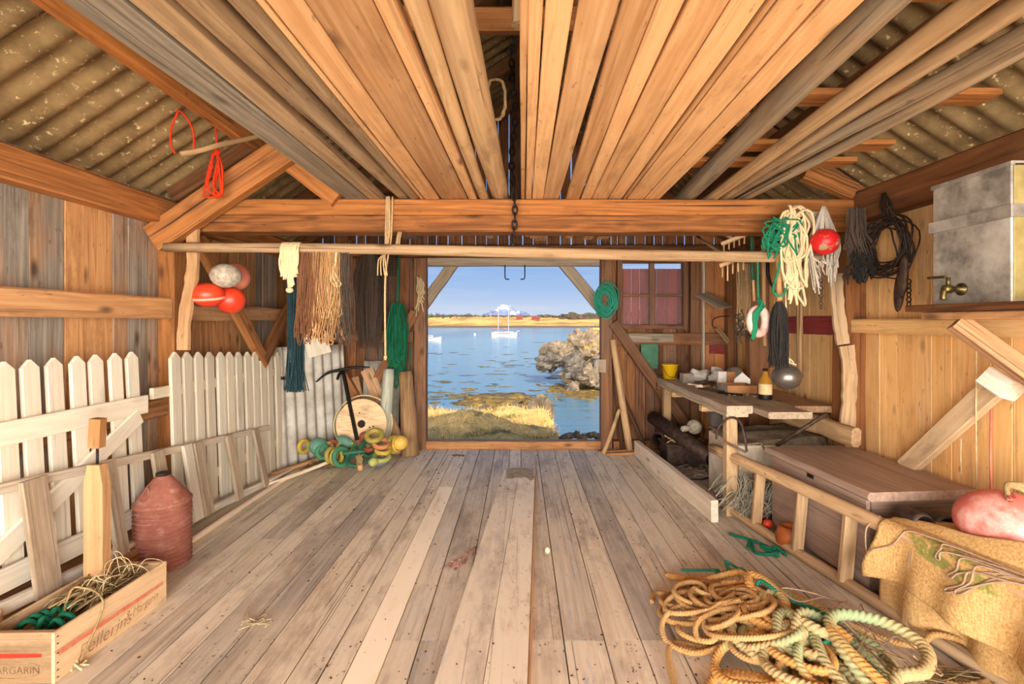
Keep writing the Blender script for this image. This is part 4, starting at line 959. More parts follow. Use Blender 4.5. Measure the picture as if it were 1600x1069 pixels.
for a, b, w_, h_, mt, lb in (((1.72, 4.95), (1.86, 4.78), .045, .018, 'pale', 'pale flat stick lying on the workbench edge'), ((1.74, 4.70), (1.98, 5.0), .05, .03, 'darkbeam', 'dark brown stick lying across the workbench'), ((1.86, 4.40), (1.70, 4.62), .03, .015, 'iron', 'rusty file lying near the bench edge'), ((1.78, 4.36), (1.92, 4.2), .025, .015, 'dark', 'dark iron tool lying before the carton tray')):
    MB().bar((a[0], a[1], BZ+h_/2), (b[0], b[1], BZ+h_/2), w_, h_, Z3, (.5, .1, 1)).one('bench_tool', M[mt], lb, 'tool', GB)
t_ = thing('wooden_mallet', 'small pale-headed mallet lying on the workbench', 'mallet', (1.73, 4.6, BZ))
MB().tube([(1.70, 4.68, BZ+.022), (1.735, 4.63, BZ+.022)], .02, 10).build('head', M['pale'], t_)
MB().tube([(1.72, 4.66, BZ+.022), (1.86, 4.74, BZ+.012)], .009, 8).build('handle', M['log'], t_)
mm = MB()
for i in range(60):
    c = V((U(1.75, 2.2), U(4.15, 5.5), BZ+.004)); mm.box(c, (U(.01, .05), U(.005, .03), U(.005, .012)), Matrix.Rotation(U(0, 3), 3, 'Z'), (U(0, 1), U(0, 1), U(.5, 1.2)))
tag(mm.build('wood_scraps', M['grey']), 'scraps and shavings littering the workbench top', 'scraps', None, 'stuff')
# under the bench
GU = 'junk under the workbench'
M['pipe'] = plain('grey_clay_pipe', (146, 140, 130), (112, 106, 98), .7, 0, 8, Cc=(96, 84, 72), sc2=5)
def pipe(name, p0, p1, r, mt, lb, bc=(.5, 0, 1)):
    ax = (V(p1)-V(p0)); Ln = ax.length
    MB().lathe([(r*.82, 0), (r, 0), (r, Ln), (r*.82, Ln), (r*.82, 0)], p0, ax, 24, bc, True, 1.0, False).one(name, M[mt], lb, 'pipe', GU)
pipe('drain_pipe', P(1020, 652, 5.5), P(1112, 716, 4.62), .075, 'iron', 'long dark rusty pipe slanting down under the workbench')
pipe('drain_pipe', (1.98, 4.55, .06), (2.0, 5.05, .66), .072, 'pipe', 'grey pipe leaning upright beside the bench leg')
pipe('drain_pipe', (1.52, 5.35, .20), (1.72, 5.6, .22), .085, 'iron', 'short dark pipe stub behind the iron box', (.5, 0, .9))
ib = thing('iron_box', 'open brown rusty iron box on the floor under the workbench', 'box', (1.70, 5.1, 0))
mm = MB()
for c, s in (((1.68, 5.0, .115), (.33, .012, .23)), ((1.68, 5.25, .115), (.33, .012, .23)), ((1.52, 5.125, .115), (.012, .24, .23)), ((1.84, 5.125, .115), (.012, .24, .23)), ((1.68, 5.125, .012), (.31, .24, .012))): mm.box(c, s, None, (.5, 0, .9))
mm.build('body', M['iron'], ib)
MB().box((1.60, 5.10, .236), (.22, .30, .01), Matrix.Rotation(.08, 3, 'Y'), (.4, 0, 1.5)).build('flange', M['iron'], ib)
mm = MB()
for i in range(50):
    c = V((1.72+U(-.12, .12), 5.14+U(-.1, .1), .24)); mm.tube(smooth_path([c, c+V((U(-.08, .08), U(-.06, .06), U(.0, .05))), c+V((U(-.1, .1), U(-.08, .08), U(-.01, .03)))], 3), .007, 5, bc=(.5, 0, U(.6, 1.2)))
tag(mm.build('rag_scraps', M['dry']), 'bundle of pale scraps lying on top of the iron box', 'scraps', None, 'stuff')
c = P(1085, 667, 5.0); t_ = thing('white_jug', 'dirty white float with a stub neck lying on the dark pipe', 'float', c)
MB().ell(c, (.075, .075, .075), None, 20, 14, (.5, 0, .9)).build('body', M['cork'], t_)
MB().lathe([(.03, 0), (.03, .09), (.02, .1)], c+V((-.05, -.02, -.005)), V((-.9, -.2, -.1))).build('neck', M['cork'], t_)
mm = MB()
for i in range(110):
    c = V((U(1.55, 2.3), U(4.6, 5.6), U(.01, .05))); mm.box(c, (U(.02, .14), U(.01, .04), U(.008, .02)), Matrix.Rotation(U(0, 3), 3, 'Z') @ Matrix.Rotation(U(-.3, .3), 3, 'X'), (U(0, 1), U(0, 1), U(.35, .9)))
tag(mm.build('wood_debris', M['grey']), 'dark broken wood debris on the floor under the workbench', 'debris', None, 'stuff')
MB().lathe([(.028, 0), (.028, .14), (0, .14)], (1.98, 4.72, .03), V((1, .2, 0)), 16).one('short_tube', M['crate'], 'short tan tube lying before the grey pipe', 'tube', GU)
MB().bar((1.93, 4.35, .012), (2.3, 4.75, .012), .16, .02, Z3, (.4, .6, 1)).one('flat_board', M['grey'], 'flat grey board lying on the floor beside the bench leg', 'board', GU)
mm = MB(); mm.tube(smooth_path([(1.46, 4.55, .01), (1.54, 4.62, .012), (1.70, 4.58, .015), (1.8, 4.62, .02)], 6), .006, 6); mm.tube(smooth_path([(1.46, 4.55, .01), (1.53, 4.48, .012), (1.62, 4.50, .012)], 6), .006, 6)
mm.one('bent_wire', M['dark'], 'bent dark wire lying on the floor before the workbench', 'wire', GU)
# bow saw on the ladder end
bs = thing('bow_saw', 'bow saw with a curved tubular frame leaning on the pole ladder', 'saw', P(1140, 700, 4.12))
q = lambda a, b, d=3.70: P(a, b, d)
MB().tube(smooth_path([q(1119, 686), q(1123, 668), q(1136, 655), q(1150, 654), q(1160, 668), q(1167, 706, 3.66)], 6), .009, 8).build('frame', M['iron'], bs)
MB().bar(q(1119, 684), q(1166, 707, 3.66), .003, .02, Z3, (.5, 0, 1.3)).build('blade', M['iron'], bs)
# stiff grey net heap and orange ropes
M['stiff'] = ropemat('stiff_grey_line', (184, 178, 158), (128, 124, 106))
mm = MB()
for i in range(230):
    c = V((1.80+U(-.14, .2), 3.72+U(-.12, .10), .02)); a_ = U(-.6, .6) if R.random() < .7 else U(0, 6.3); h = U(.10, .32); L = U(.08, .24)*(-1 if R.random() < .4 else 1)
    mm.tube(smooth_path([c, c+V((L*.4*math.cos(a_), L*.5*math.sin(a_), h)), c+V((L*math.cos(a_), L*math.sin(a_)+U(-.05, .05), h*.55))], 4), .0034, 4, bc=(.5, 0, U(.6, 1.3)), caps=False)
tag(mm.build('line_heap', M['stiff']), 'bristling heap of stiff grey fishing line behind the pole ladder', 'line', None, 'stuff')
M['orange'] = ropemat('orange_rope', (206, 96, 52), (160, 62, 30), bump=.3)
MB().tube(smooth_path([(1.80, 3.62, .02), (1.72, 3.55, .03), (1.73, 3.42, .03), (1.80, 3.38, .02), (1.86, 3.50, .03), (1.95, 3.66, .03)], 8), .012, 8).one('rope_loop', M['orange'], 'dull orange rope loop on the floor behind the ladder rungs', 'rope')
mm = MB()
for i in range(7): c = V((1.80+U(-.02, .02), 3.68, .2)); mm.tube(smooth_path([c+V((0, 0, .22)), c+V((U(-.03, .03), -.02, .08)), c+V((U(-.03, .03), -.03, -.04)), c+V((U(-.03, .03), -.05, -.18))], 4), .009, 6)
mm.one('rope_hank', M['orange'], 'orange rope hank hanging in the gap between tub and chest', 'rope')
M['pot'] = plain('orange_brown_pot', (190, 104, 46), (140, 70, 30), .5, 0, 6)
MB().lathe([(.06, 0), (.085, .04), (.09, .09), (.07, .14), (.05, .15), (.045, .14), (0, .12)], (1.79, 3.22, 0), Z3, 24).one('clay_pot', M['pot'], 'orange brown pot on the floor beside the chest corner', 'pot')
MB().ell((1.775, 3.48, .055), (.035, .03, .03)).one('small_float', M['float'], 'tiny bright orange float inside the dull orange loop', 'float')
MB().bar((1.88, 3.72, .1), (2.02, 3.75, .1), .16, .18, Z3, (.5, .2, .5)).one('dark_block', M['darkbeam'], 'dark wooden block behind the orange rope', 'block')
mm = MB()
for pts in ([(1.475, 3.42, .01), (1.52, 3.36, .015), (1.60, 3.26, .02), (1.66, 3.16, .012)], [(1.50, 3.20, .01), (1.56, 3.28, .02), (1.52, 3.14, .012), (1.60, 3.10, .02), (1.66, 3.14, .02), (1.58, 3.18, .03), (1.64, 3.08, .015)], [(1.62, 3.12, .015), (1.67, 3.18, .03), (1.70, 3.10, .012)]):
    mm.tube(smooth_path(pts, 8), .011, 9, lobes=(3, .15, 200))
mm.one('rope_scrap', M['green'], 'bright green rope scrap on the floor beside the lower ladder rail', 'rope')
# box, buoy and burlap at the near end
MB().box((2.27, 2.25, .21), (.44, .6, .42), None, (.7, .2, .6), 1, .01).one('low_box', M['darkbeam'], 'dark low box behind the burlap, carrying the pink buoy', 'box')
M['pink'] = plain('weathered_pink_buoy', (232, 138, 124), (216, 112, 100), .6, 0, 4, Cc=(246, 216, 204), sc2=3.5, thr=(.44, .62))
c = V((2.205, 2.2, .575)); bu = thing('mooring_buoy', 'large weathered pink buoy lying behind the burlap sack', 'buoy', c-V((0, 0, .15)))
MB().ell(c, (.18, .20, .155), Matrix.Rotation(.15, 3, 'Y'), 32, 20).build('shell', M['pink'], bu)
MB().torus(c+V((-.04, -.06, .145)), V((.3, -.7, .3)), .02, .009, 16, 8).build('eye', M['redwood'], bu)
mm = MB()
for i in range(5):
    mm.tube(smooth_path([c+V((-.06, -.07, .14)), c+V((-.03, -.03, .19+U(-.01, .01))), c+V((.05, -.02, .175+U(-.01, .02))), c+V((.12, -.06, .13+U(-.01, .02))), c+V((.2, -.10, .03))], 6), .011, 8, lobes=(3, .15, 180), bc=(.5, 0, U(.85, 1.1)))
mm.one('buoy_rope', M['dry'], 'old frayed rope lying over the top of the pink buoy', 'rope')
for x, y, r, lb in ((2.01, 2.50, .055, 'dark brown jar lying before the chest end'), (2.12, 2.50, .05, 'brown open-mouthed boot shape lying before the chest end beside the jar')):
    MB().lathe([(r*.7, 0), (r, .02), (r, .16), (r*.8, .19), (r*.7, .17), (0, .1)], (x+.02, y+.08, .42+r), V((-.15, -1, .12)), 20).one('brown_jar', M['iron'], lb.replace('boot shape', 'jar'), 'jar', 'jars on the low box')

t = NT('burlap_sacking'); g = t.attr('gc'); bc = t.sep(t.attr('bc', 'Color'))
wv = t.n('ShaderNodeTexWave'); wv.inputs['Scale'].default_value = 45; wv.inputs['Distortion'].default_value = 1.5; wv.inputs['Detail'].default_value = 2; t.l(g, wv.inputs['Vector'])
n1 = t.noise(g, 90, 4, .7); n2 = t.noise(g, 5, 5, .65)
col = t.mix(t.rng(n1, .3, .7), C(226, 186, 124), C(176, 132, 78)); col = t.mix(t.rng(n2, .5, .75, 0, .5), col, C(232, 202, 150))
pr = t.math('MULTIPLY', bc[1], t.rng(t.noise(g, 26, 4, .6), .40, .50), clamp=True)
col = t.mix(t.math('MULTIPLY', pr, .75), col, C(110, 128, 58))
t.bump(t.math('ADD', n1, t.math('MULTIPLY', wv.outputs[0], .15)), .7, .006); M['burlap'] = t.fin(col, .95, 0, .1)
rx_ = lambda d: 2.06+(1.5-d)*.1797
bl_ = thing('burlap_sack', 'tan burlap sack with faded green print draped over the pole ladder', 'sack', (2.0, 2.0, 0))
def leaf(y, s):        # faded leaf print on the sack: distance to a few leaf axes
    v = 0.0
    for (y0, s0, y1, s1, w_) in ((2.36, .42, 2.08, .64, .05), (2.33, .44, 2.20, .62, .045), (2.30, .41, 2.05, .45, .04), (2.12, .50, 1.98, .60, .05)):
        dy, ds = y1-y0, s1-s0; k = max(0, min(1, ((y-y0)*dy+(s-s0)*ds)/(dy*dy+ds*ds)))
        d = math.hypot(y-y0-k*dy, s-s0-k*ds); wq = w_*(.25+math.sin(PI*k))
        v = max(v, min(1, max(0, (wq-d)/.015)))
    return v
def drape(front, zlow, back, inset, ph):
    def fn(u, v):
        y = 2.50-1.15*u+.012*math.sin(v*9); xr = rx_(y); wob = noise.noise(V((u*5+ph, v*2.2, ph)))
        fold = (.030*math.sin(u*17+ph+v*1.5)+.018*math.sin(u*31+ph*2))*min(1, max(0, v-.42)*2.2)
        if v < .38:                                   # lying back over the box
            k = v/.38; x = xr+back*(1-k)+.0; z = .49+.11*(1-k)*min(1, u*2.2)+.012*wob
        elif v < .5:
            k = (v-.38)/.12; a_ = PI/2*k; x = xr-.045*math.sin(a_); z = .49-.045*(1-math.cos(a_))
        else:
            k = (v-.5)/.5; x = xr-.045-.035*k+inset*k; z = .445-(.445-zlow(u))*k
        return V((x-fold+.012*wob+inset, y, z))
    return fn
mm = MB(); mm.sheet(drape(0, lambda u: .175+.045*math.sin(u*7+.4)+.05*u, .22, 0, 1.0), 90, 60, bfn=lambda u, v: (.5, leaf(2.50-1.15*u, v), 1)); mm.build('outer_layer', M['burlap'], bl_, solid=.007)
mm = MB(); mm.sheet(drape(0, lambda u: .045+.02*math.sin(u*11), .05, .026, 4.0), 80, 40, (.5, 0, 1)); mm.build('inner_layer', M['burlap'], bl_, solid=.006)
M['greycord'] = ropemat('grey_cotton_cord', (188, 160, 132), (150, 124, 100), bump=.3)
def on_cloth(y, v, o=.012):
    p = drape(0, lambda u: .175+.045*math.sin(u*7+.4)+.05*u, .22, 0, 1.0)((2.50-y)/1.15, v); return p+V((-o*(1 if v > .45 else .3), 0, o*(1 if v < .5 else .2)))
mm = MB()
mm.tube(smooth_path([on_cloth(2.10, .36), on_cloth(2.25, .40), on_cloth(2.36, .44), on_cloth(2.40, .55), on_cloth(2.43, .64), on_cloth(2.47, .72, .02), V((rx_(2.52)-.07, 2.53, .30)), V((rx_(2.53)-.06, 2.545, .42)), V((rx_(2.53), 2.53, .49))], 8), .0045, 6)
mm.one('thin_string', M['greycord'], 'thin cord looped over the end of the burlap sack by the ladder rail', 'rope')
mm = MB()
for vs in ((.40, 2.18, .52, 2.21), (.45, 2.10, .62, 2.14), (.50, 2.06, .74, 2.12), (.46, 2.04, .70, 2.08)):
    v0, y0, v1, y1 = vs; e = on_cloth(y1, v1)
    mm.tube(smooth_path([on_cloth(1.80, .40), on_cloth(1.95, v0-.02), on_cloth(y0, v0), on_cloth(y0+.01, (v0+v1)/2), e, on_cloth(y1-.02, v1+.01), on_cloth(y0-.015, (v0+v1)/2), on_cloth(1.95, v0-.01), on_cloth(1.8, .39)], 8), .0042, 6)
mm.one('cord_bundle', M['greycord'], 'bunch of folded grey cords lying across the burlap sack front', 'rope')
# ---- wall things
MB().bar((2.535, 3.84, 1.47), (2.535, 4.95, 1.47), .018, .155, Z3, (.4, .1, 1.0)).one('red_board', M['redwood'], 'red painted board nailed across the pine wall beside the dark post', 'board')
MB().bar((2.26, 5.785, 1.20), (2.53, 5.785, 1.185), .02, .15, Z3, (.4, .1, .8)).one('red_board', M['redwood'], 'short dark red board in the far corner above the bench', 'board')
# tank on its shelf
M['zinc'] = plain('galvanised_zinc', (168, 162, 152), (112, 106, 98), .5, .3, 9, bump=.15, Cc=(196, 190, 180), sc2=3, thr=(.5, .75))
M['olive'] = plain('zinc_warm_reflection', (172, 158, 104), (140, 124, 76), .5, .3, 8)  # warm reflected light put into the zinc colour of the near side
tk = thing('water_tank', 'galvanised metal water tank with a brass tap on a wall shelf', 'tank', (2.3, 2.27, 1.587))
MB().box((2.30, 2.275, 1.885), (.40, .40, .595), None, (.5, 0, 1), 2, .006).build('body', M['zinc'], tk)
MB().box((2.30, 2.072, 1.885), (.39, .006, .58), None, (.5, 0, 1), 2, .002).build('end_panel', M['olive'], tk)  # thin panel added to carry the painted warm reflection
MB().box((2.30, 2.275, 1.975), (.424, .424, .055), None, (.6, 0, .85), 2, .004).build('seam_band', M['zinc'], tk)
MB().box((2.30, 2.275, 2.178), (.412, .412, .018), None, (.5, 0, .95), 2, .004).build('rim', M['zinc'], tk)
mm = MB(); c = V((2.10, 2.31, 1.655))
mm.lathe([(.03, 0), (.03, .006), (.014, .01), (.014, .05), (.02, .055), (.02, .085), (.012, .09), (0, .09)], c, V((-1, 0, 0)), 16)
mm.tube(smooth_path([c+V((-.07, 0, 0)), c+V((-.085, .0, -.01)), c+V((-.09, 0, -.05))], 5), .013, 10)
tp_ = mm.build('tap', M['brass'], tk); mm = MB()
mm.tube([c+V((-.065, 0, .01)), c+V((-.065, 0, .055))], .009, 8); mm.bar(c+V((-.065, .012, .06)), c+V((-.075, .10, .062)), .016, .012)
mm.build('tap_lever', M['brass'], tp_)
sh = thing('tank_shelf', 'red-brown plank shelf on a slanting strut carrying the metal tank', 'shelf', (2.3, 2.2, 1.5))
MB().bar((2.27, 1.6, 1.568), (2.27, 2.55, 1.568), .50, .034, Z3, (.7, 0, .85)).build('shelf_plank', M['darkbeam'], sh)
MB().bar((2.30, 1.6, 1.53), (2.30, 2.53, 1.53), .42, .038, Z3, (.5, .1, .95)).build('shelf_plank', M['left'], sh)
MB().bar((2.09, 2.33, 1.50), (2.46, 2.12, 1.10), .06, .085, V((.7, 0, .7)), (.5, .3, .95)).build('strut', M['left'], sh)
MB().bar((2.475, 3.12, .56), (2.465, 2.46, 1.23), .05, .115, V((0, .7, .7)), (.3, .25, 1.0), .005).one('wall_brace', M['crate'], 'pale squared timber slanting up the pine wall to the tank shelf', 'timber')
MB().bar(P(1548, 588, 2.44), P(1585, 612, 2.34), .13, .10, V((0, .6, .8)), (.1, .6, 1.1), .006).one('end_block', M['white'], 'whitish grey block at the upper end of the slanting wall timber', 'block')
for x, a, b, r, lb in ((1526, 500, 770, .0035, 'white cord hanging down the pine wall behind the slanting timber'), (1549, 640, 788, .006, 'pinkish thin rod hanging on the pine wall above the buoy'), (1502, 686, 742, .003, 'short pale cord low on the pine wall by the chest')):
    p, q2 = AX(x, a, 2.44 if r < .005 else 2.43), AX(x, b, 2.44 if r < .005 else 2.43)
    MB().tube([p, p.lerp(q2, .5)+V((0, .004, 0)), q2], r, 6).one('wall_string', M['cream'] if r != .006 else M['floatp'], lb, 'cord')
# grey and wire hanks beside the post
mm = MB(); hank(mm, P(1336, 325, 3.25), .08, 46, .2, .36, .004, .05, (.7, 1.1), .03)
mm.one('cord_hank', M['netgrey'], 'grey cord hank hanging from the wall plate beside the dark post', 'cord')
M['wire'] = plain('dark_wire', (66, 54, 44), (40, 32, 26), .6, .3, 30)
mm = MB(); cw_ = V((2.36, 3.12, 1.98))
for i in range(20):
    rr = U(.135, .205); o = V((U(-.04, .03), U(-.03, .03), U(-.03, .03))); ph = U(0, 6)
    pts = [cw_+o+V((.02*math.sin(3*t+ph), rr*math.cos(t), rr*.95*math.sin(t))) for t in [2*PI*k/26 for k in range(26)]]
    mm.tube(pts, U(.004, .0065), 5, closed=True)
for i in range(9): mm.tube(smooth_path([cw_+V((U(-.03, .03), U(-.06, .06), .17)), cw_+V((U(-.02, .02), U(-.03, .06), .27)), cw_+V((0.02, .06+U(-.02, .02), .36))], 4), .005, 5)
mm.one('wire_coil', M['wire'], 'dark coiled wire rings hanging on the pine wall from the plate', 'wire')
mm = MB(); hank(mm, P(1340, 395, 3.2), .10, 26, .10, .16, .005, .04, (.6, 1), .05, .05)
mm.one('rubber_loops', M['netblack'], 'dark looped cord ends just below the grey cord hank', 'cord')
GL = 'leather tips on the wire coil'
for px, py, tl, lb in ((1411, 432, .0, 'brown leaf-shaped wooden float hanging in front of the wire coil'), (1405, 455, .05, 'lower brown leaf-shaped wooden float behind the first one')):
    c = AX(px, py, 2.30+tl); t_ = thing('leaf_float', lb, 'float', c-V((0, 0, .12)), GL)
    MB().ell(c, (.022, .035, .13), Matrix.Rotation(.1, 3, 'X'), 16, 14, (.5, 0, 1)).build('body', M['iron'], t_)
    MB().tube([c+V((0, 0, .12)), c+V((.01, .02, .2))], .004, 5).build('cord', M['dark'], t_)
for i in range(1):
    c = AX(1420, 440, 2.32); ch2 = thing('small_chain', 'short dark chain hanging beside the leaf-shaped floats', 'chain', c-V((0, 0, .2)))
    for k in range(7):
        cc = c+V((0, 0, -k*.027)); ax = X3 if k % 2 else Y3
        MB().torus(cc, ax, .013, .004, 12, 6).build('link', M['dark'], ch2)
# hanging from the beam near the post
q = lambda px, py, d=3.40: P(px, py, d)
mm = MB()
for i in range(16):
    w_ = U(.03, .075); top_, bot_ = U(325, 350), U(395, 480); c = q(1232+U(-12, 10), 0); zt, zb = q(0, top_).z, q(0, bot_).z
    yy = 3.40-.09+U(-.03, .03); pts = []
    for k in range(18):
        t2 = 2*PI*k/18; pts.append(V((c.x+w_*math.sin(t2)*(1.0 if math.cos(t2) > 0 else .8)+.03*math.sin(t2*2+i), yy+U(-.008, .008), (zt+zb)/2+(zt-zb)/2*math.cos(t2))))
    mm.tube(smooth_path(pts, 3, True), .0085, 8, closed=True, lobes=(3, .14, 260), bc=(.5, 0, U(.85, 1.12)))
for i in range(4): mm.tube(smooth_path([q(1245, 360, 3.3), q(1244+U(-6, 4), 400, 3.31), q(1240+U(-8, 6), 450, 3.31), q(1238+U(-8, 6), 470+U(-10, 14), 3.31)], 5), .007, 7)
mm.one('rope_hank', M['cream'], 'cream rope hank tied on the hanging pole end before the white cup', 'rope')
mm = MB()
for i in range(13):
    pts = [q(1205+U(-14, 50), 345+U(-8, 60), 3.30+U(-.03, .03)) for _ in range(6)]
    mm.tube(smooth_path(pts, 6), .006, 6)
mm.tube(smooth_path([q(1250, 345, 3.33), q(1258, 370, 3.32), q(1268, 398, 3.33), q(1252, 404, 3.32)], 6), .006, 6)
mm.tube(smooth_path([q(1222, 395, 3.3), q(1214, 430, 3.29), q(1208, 455, 3.29), q(1222, 462, 3.29), q(1232, 440, 3.3)], 6), .008, 7)
mm.one('rope_tangle', M['green'], 'green cord tangle wound into the cream rope hank', 'rope')
mm = MB()
mm.tube(smooth_path([q(1217, 395, 3.36), q(1217, 430, 3.36), q(1218, 470, 3.36)], 4), .022, 8, lobes=(3, .2, 90))
mm.one('brown_rope', M['nettan'], 'thick brown rope piece above the black net mop', 'rope')
mm = MB()
for i in range(190):
    a_, r_ = U(0, 6.28), .052*math.sqrt(U(.05, 1)); c = q(1217, 472, 3.36); o = V((math.cos(a_)*r_, math.sin(a_)*r_, 0))
    mm.tube(smooth_path([c+o*.3, c+o+V((0, 0, -.08)), c+o*1.05+V((U(-.015, .015), 0, -.26)), c+o*.9+V((U(-.02, .02), U(-.02, .02), -.40-U(0, .06)))], 3), .0035, 4, bc=(.5, 0, U(.7, 1.5)), caps=False)
mm.one('net_mop', M['netblack'], 'black net bundle hanging like a mop in front of the red board', 'net')
M['steel'] = plain('grey_metal_float', (136, 130, 122), (104, 98, 92), .35, .75, 4, Cc=(160, 154, 144), sc2=2)
c = q(1229, 589, 3.38); gf = thing('metal_float', 'grey metal ball float hanging on a cord beside the amber bottle', 'float', c-V((0, 0, .09)))
MB().ell(c, (.096, .096, .088), None, 32, 20).build('shell', M['steel'], gf)
MB().torus(c+V((-.04, -.01, .085)), V((-.3, 0, 1)), .018, .006, 16, 8).build('eye', M['dark'], gf)
mm = MB(); mm.tube(smooth_path([q(1228, 400, 3.36), q(1228, 500, 3.36), q(1229, 550, 3.37), c+V((-.01, 0, .10))], 5), .006, 6)
for i in range(8): mm.tube(smooth_path([c+V((0, 0, .14)), c+V((U(-.05, .05), U(-.03, .03), .11)), c+V((U(-.06, .06), U(-.03, .03), .085))], 4), .005, 5)
mm.one('float_rope', M['cream'], 'pale cord carrying the grey metal ball float', 'rope')
M['cup'] = plain('cream_cup', (222, 212, 184), (198, 184, 150), .5, 0, 6)
c = q(1269, 356, 3.46); t_ = thing('cream_cup', 'small cream cup hung on the tie beam above the pole end', 'cup', c)
MB().lathe([(.030, 0), (.032, .004), (.042, .095), (.046, .097), (.046, .107), (.040, .106), (.029, .01), (0, .01)], c, V((-.08, 0, 1)), 24).build('body', M['cup'], t_)
MB().tube(smooth_path([c+V((-.01, .03, .02)), c+V((0, .07, .06)), c+V((0, .04, .1))], 4), .004, 5).build('hook', M['dark'], t_)
M['netwhite'] = ropemat('off_white_net_cord', (206, 196, 180), (160, 148, 132))
mm = MB(); c = q(1287, 322, 3.30)
for i in range(60):
    a_ = U(-.25, PI+.25); k = V((math.cos(a_), math.sin(a_), 0))
    e = U(.36, .60)
    mm.tube(smooth_path([c+k*.006, c+k*.045+V((0, 0, -.10)), c+k*.098+V((0, 0, -.26)), c+k*.09+V((0, 0, -.34)), c+k*.06+V((U(-.02, .02)+.02, 0, -e))], 3), .005, 5, bc=(.5, 0, U(.75, 1.1)))
mm.one('net_bag', M['netwhite'], 'off-white mesh net bag holding the red ball at the pole end', 'net')
M['redball'] = plain('chipped_red_ball', (206, 36, 34), (176, 24, 26), .4, 0, 5, Cc=(150, 132, 100), sc2=9, thr=(.53, .57))
MB().ell(q(1288, 378, 3.27), (.092, .092, .088), None, 28, 18).one('red_ball', M['redball'], 'chipped red ball float inside the off-white net bag', 'float')
c = q(1283, 445, 3.3); ch3 = thing('small_chain', 'short pale chain dangling below the net bag', 'chain', c-V((0, 0, .25)))
for k in range(8): MB().torus(c+V((0, 0, -k*.026+.03)), X3 if k % 2 else Y3, .012, .0035, 12, 6).build('link', M['iron'], ch3)
# ring float on green cord
c = q(1185, 502, 3.42); rf = thing('ring_float', 'pink and white ring float hanging on a green cord', 'float', c-V((0, 0, .1)))
M['ringp'] = plain('pink_white_ring', (226, 200, 188), (206, 160, 142), .5, 0, 4)
MB().torus(c, V((.5, -.86, 0)), .085, .031, 32, 14, sq=1.0).build('ring', M['ringp'], rf)
mm = MB(); mm.tube(smooth_path([q(1184, 398, 3.40), q(1184, 440, 3.41), q(1185, 470, 3.41)], 4), .007, 6)
for i in range(6): mm.tube(smooth_path([q(1184, 468, 3.40), q(1190+U(-4, 4), 478+U(-6, 6), 3.36), q(1182+U(-5, 4), 490, 3.34), q(1178+U(-3, 4), 515, 3.36), q(1176+U(-3, 3), 530, 3.37)], 5), .009, 7)
mm.one('green_rope', M['green'], 'green cord knotted through the pink and white ring float', 'rope')
# shafts hung behind
for (xa, ya, xb, yb2, d, r, mt, bc, lb) in ((1174, 350, 1176, 437, 3.9, .014, 'ring_dkgreen', (.5, 0, 1), 'short green painted shaft hanging behind the hanging pole'), (1176, 360, 1178, 470, 4.05, .011, 'log', (.2, 0, 1.1), 'thin pale stick behind the short green shaft'), (1192, 350, 1195, 541, 3.75, .015, 'log', (.6, 0, .9), 'brown tool shaft hanging close to the ring float'), (1251, 345, 1249, 590, 3.75, .024, 'log', (.8, 0, .75), 'dark square-edged shaft hanging behind the cream rope and metal float')):
    MB().log(P(xa, ya, d), P(xb, yb2, d), r, r, 10, 6, .003, bc).one('hanging_shaft', M[mt], lb, 'shaft', 'shafts hung by the right wall')
MB().tube(smooth_path([P(1200, 395, 3.8), P(1199, 420, 3.8), P(1203, 440, 3.78), P(1212, 458, 3.75)], 5), .013, 6, [1, 1, 1.1, 1.2, 1.2, 1.2, 1.1, 1, .9, .8, .8, .7, .5, .4, .3, .2]).one('old_sickle', M['dark'], 'dark curved sickle blade hanging behind the green cord tangle', 'blade')
for px, py, d, lb in ((1147, 374, 3.72, 'upper wooden rake head with pegs resting over the hanging pole'), (1145, 408, 3.62, 'lower wooden rake head with long dark pegs under the hanging pole')):
    c = P(px, py, d); t_ = thing('rake', lb, 'rake', c, 'rake heads')
    MB().bar(c+V((-.075, .05, -.03)), c+V((.085, -.05, .035)), .03, .03, Z3, (.3, .3, 1.1)).build('head', M['log'], t_)
    for k in range(5):
        e = c+V((-.06+.03*k, .04-.02*k, -.02+.012*k)); MB().tube([e, e+V((-.005, -.01, -.07 if 'upper' in lb else -.10-.04*(k == 1))), ], .006, 6).build('peg', M['log'], t_)
    MB().log(c, c+V((.05, .9, .35)), .012, .012, 8, 4, .002, (.4, .1, 1)).build('handle', M['log'], t_)
mm = MB(); hank(mm, P(1161, 412, 4.9), .12, 46, .55, .68, .004, .05, (.75, 1.15), .02)
mm.one('twine_hank', M['twine'], 'pale tan twine hank hanging on the dark wall stud', 'rope')
mm = MB()
for i in range(40): c = P(1163, 500, 4.88)+V((U(-.08, .08), U(-.04, .02), U(-.12, .1))); mm.tube(smooth_path([c, c+V((U(-.06, .06), U(-.03, .0), U(-.1, .02))), c+V((U(-.06, .06), 0, U(-.16, -.04)))], 3), .005, 4, bc=(.5, 0, U(.5, 1.2)))
mm.one('net_scrap', M['netgrey'], 'dark frayed net scrap below the tan twine hank', 'net')
MB().bar(P(1096, 460, 5.65), P(1134, 481, 5.35), .02, .19, V((.3, .75, .4)), (.6, .5, .85)).one('wall_shelf', M['grey'], 'small tilted grey shelf board beside the window', 'shelf')
MB().bar((2.17, 5.62, 2.265), (2.45, 5.60, 2.27), .18, .02, Z3, (.5, .4, 1)).one('wall_shelf', M['grey'], 'small shelf board high in the corner under the plate', 'shelf')
t_ = thing('sickle', 'old sickle with a thin curved blade on the corner wall above the bench', 'sickle', P(1128, 520, 5.6))
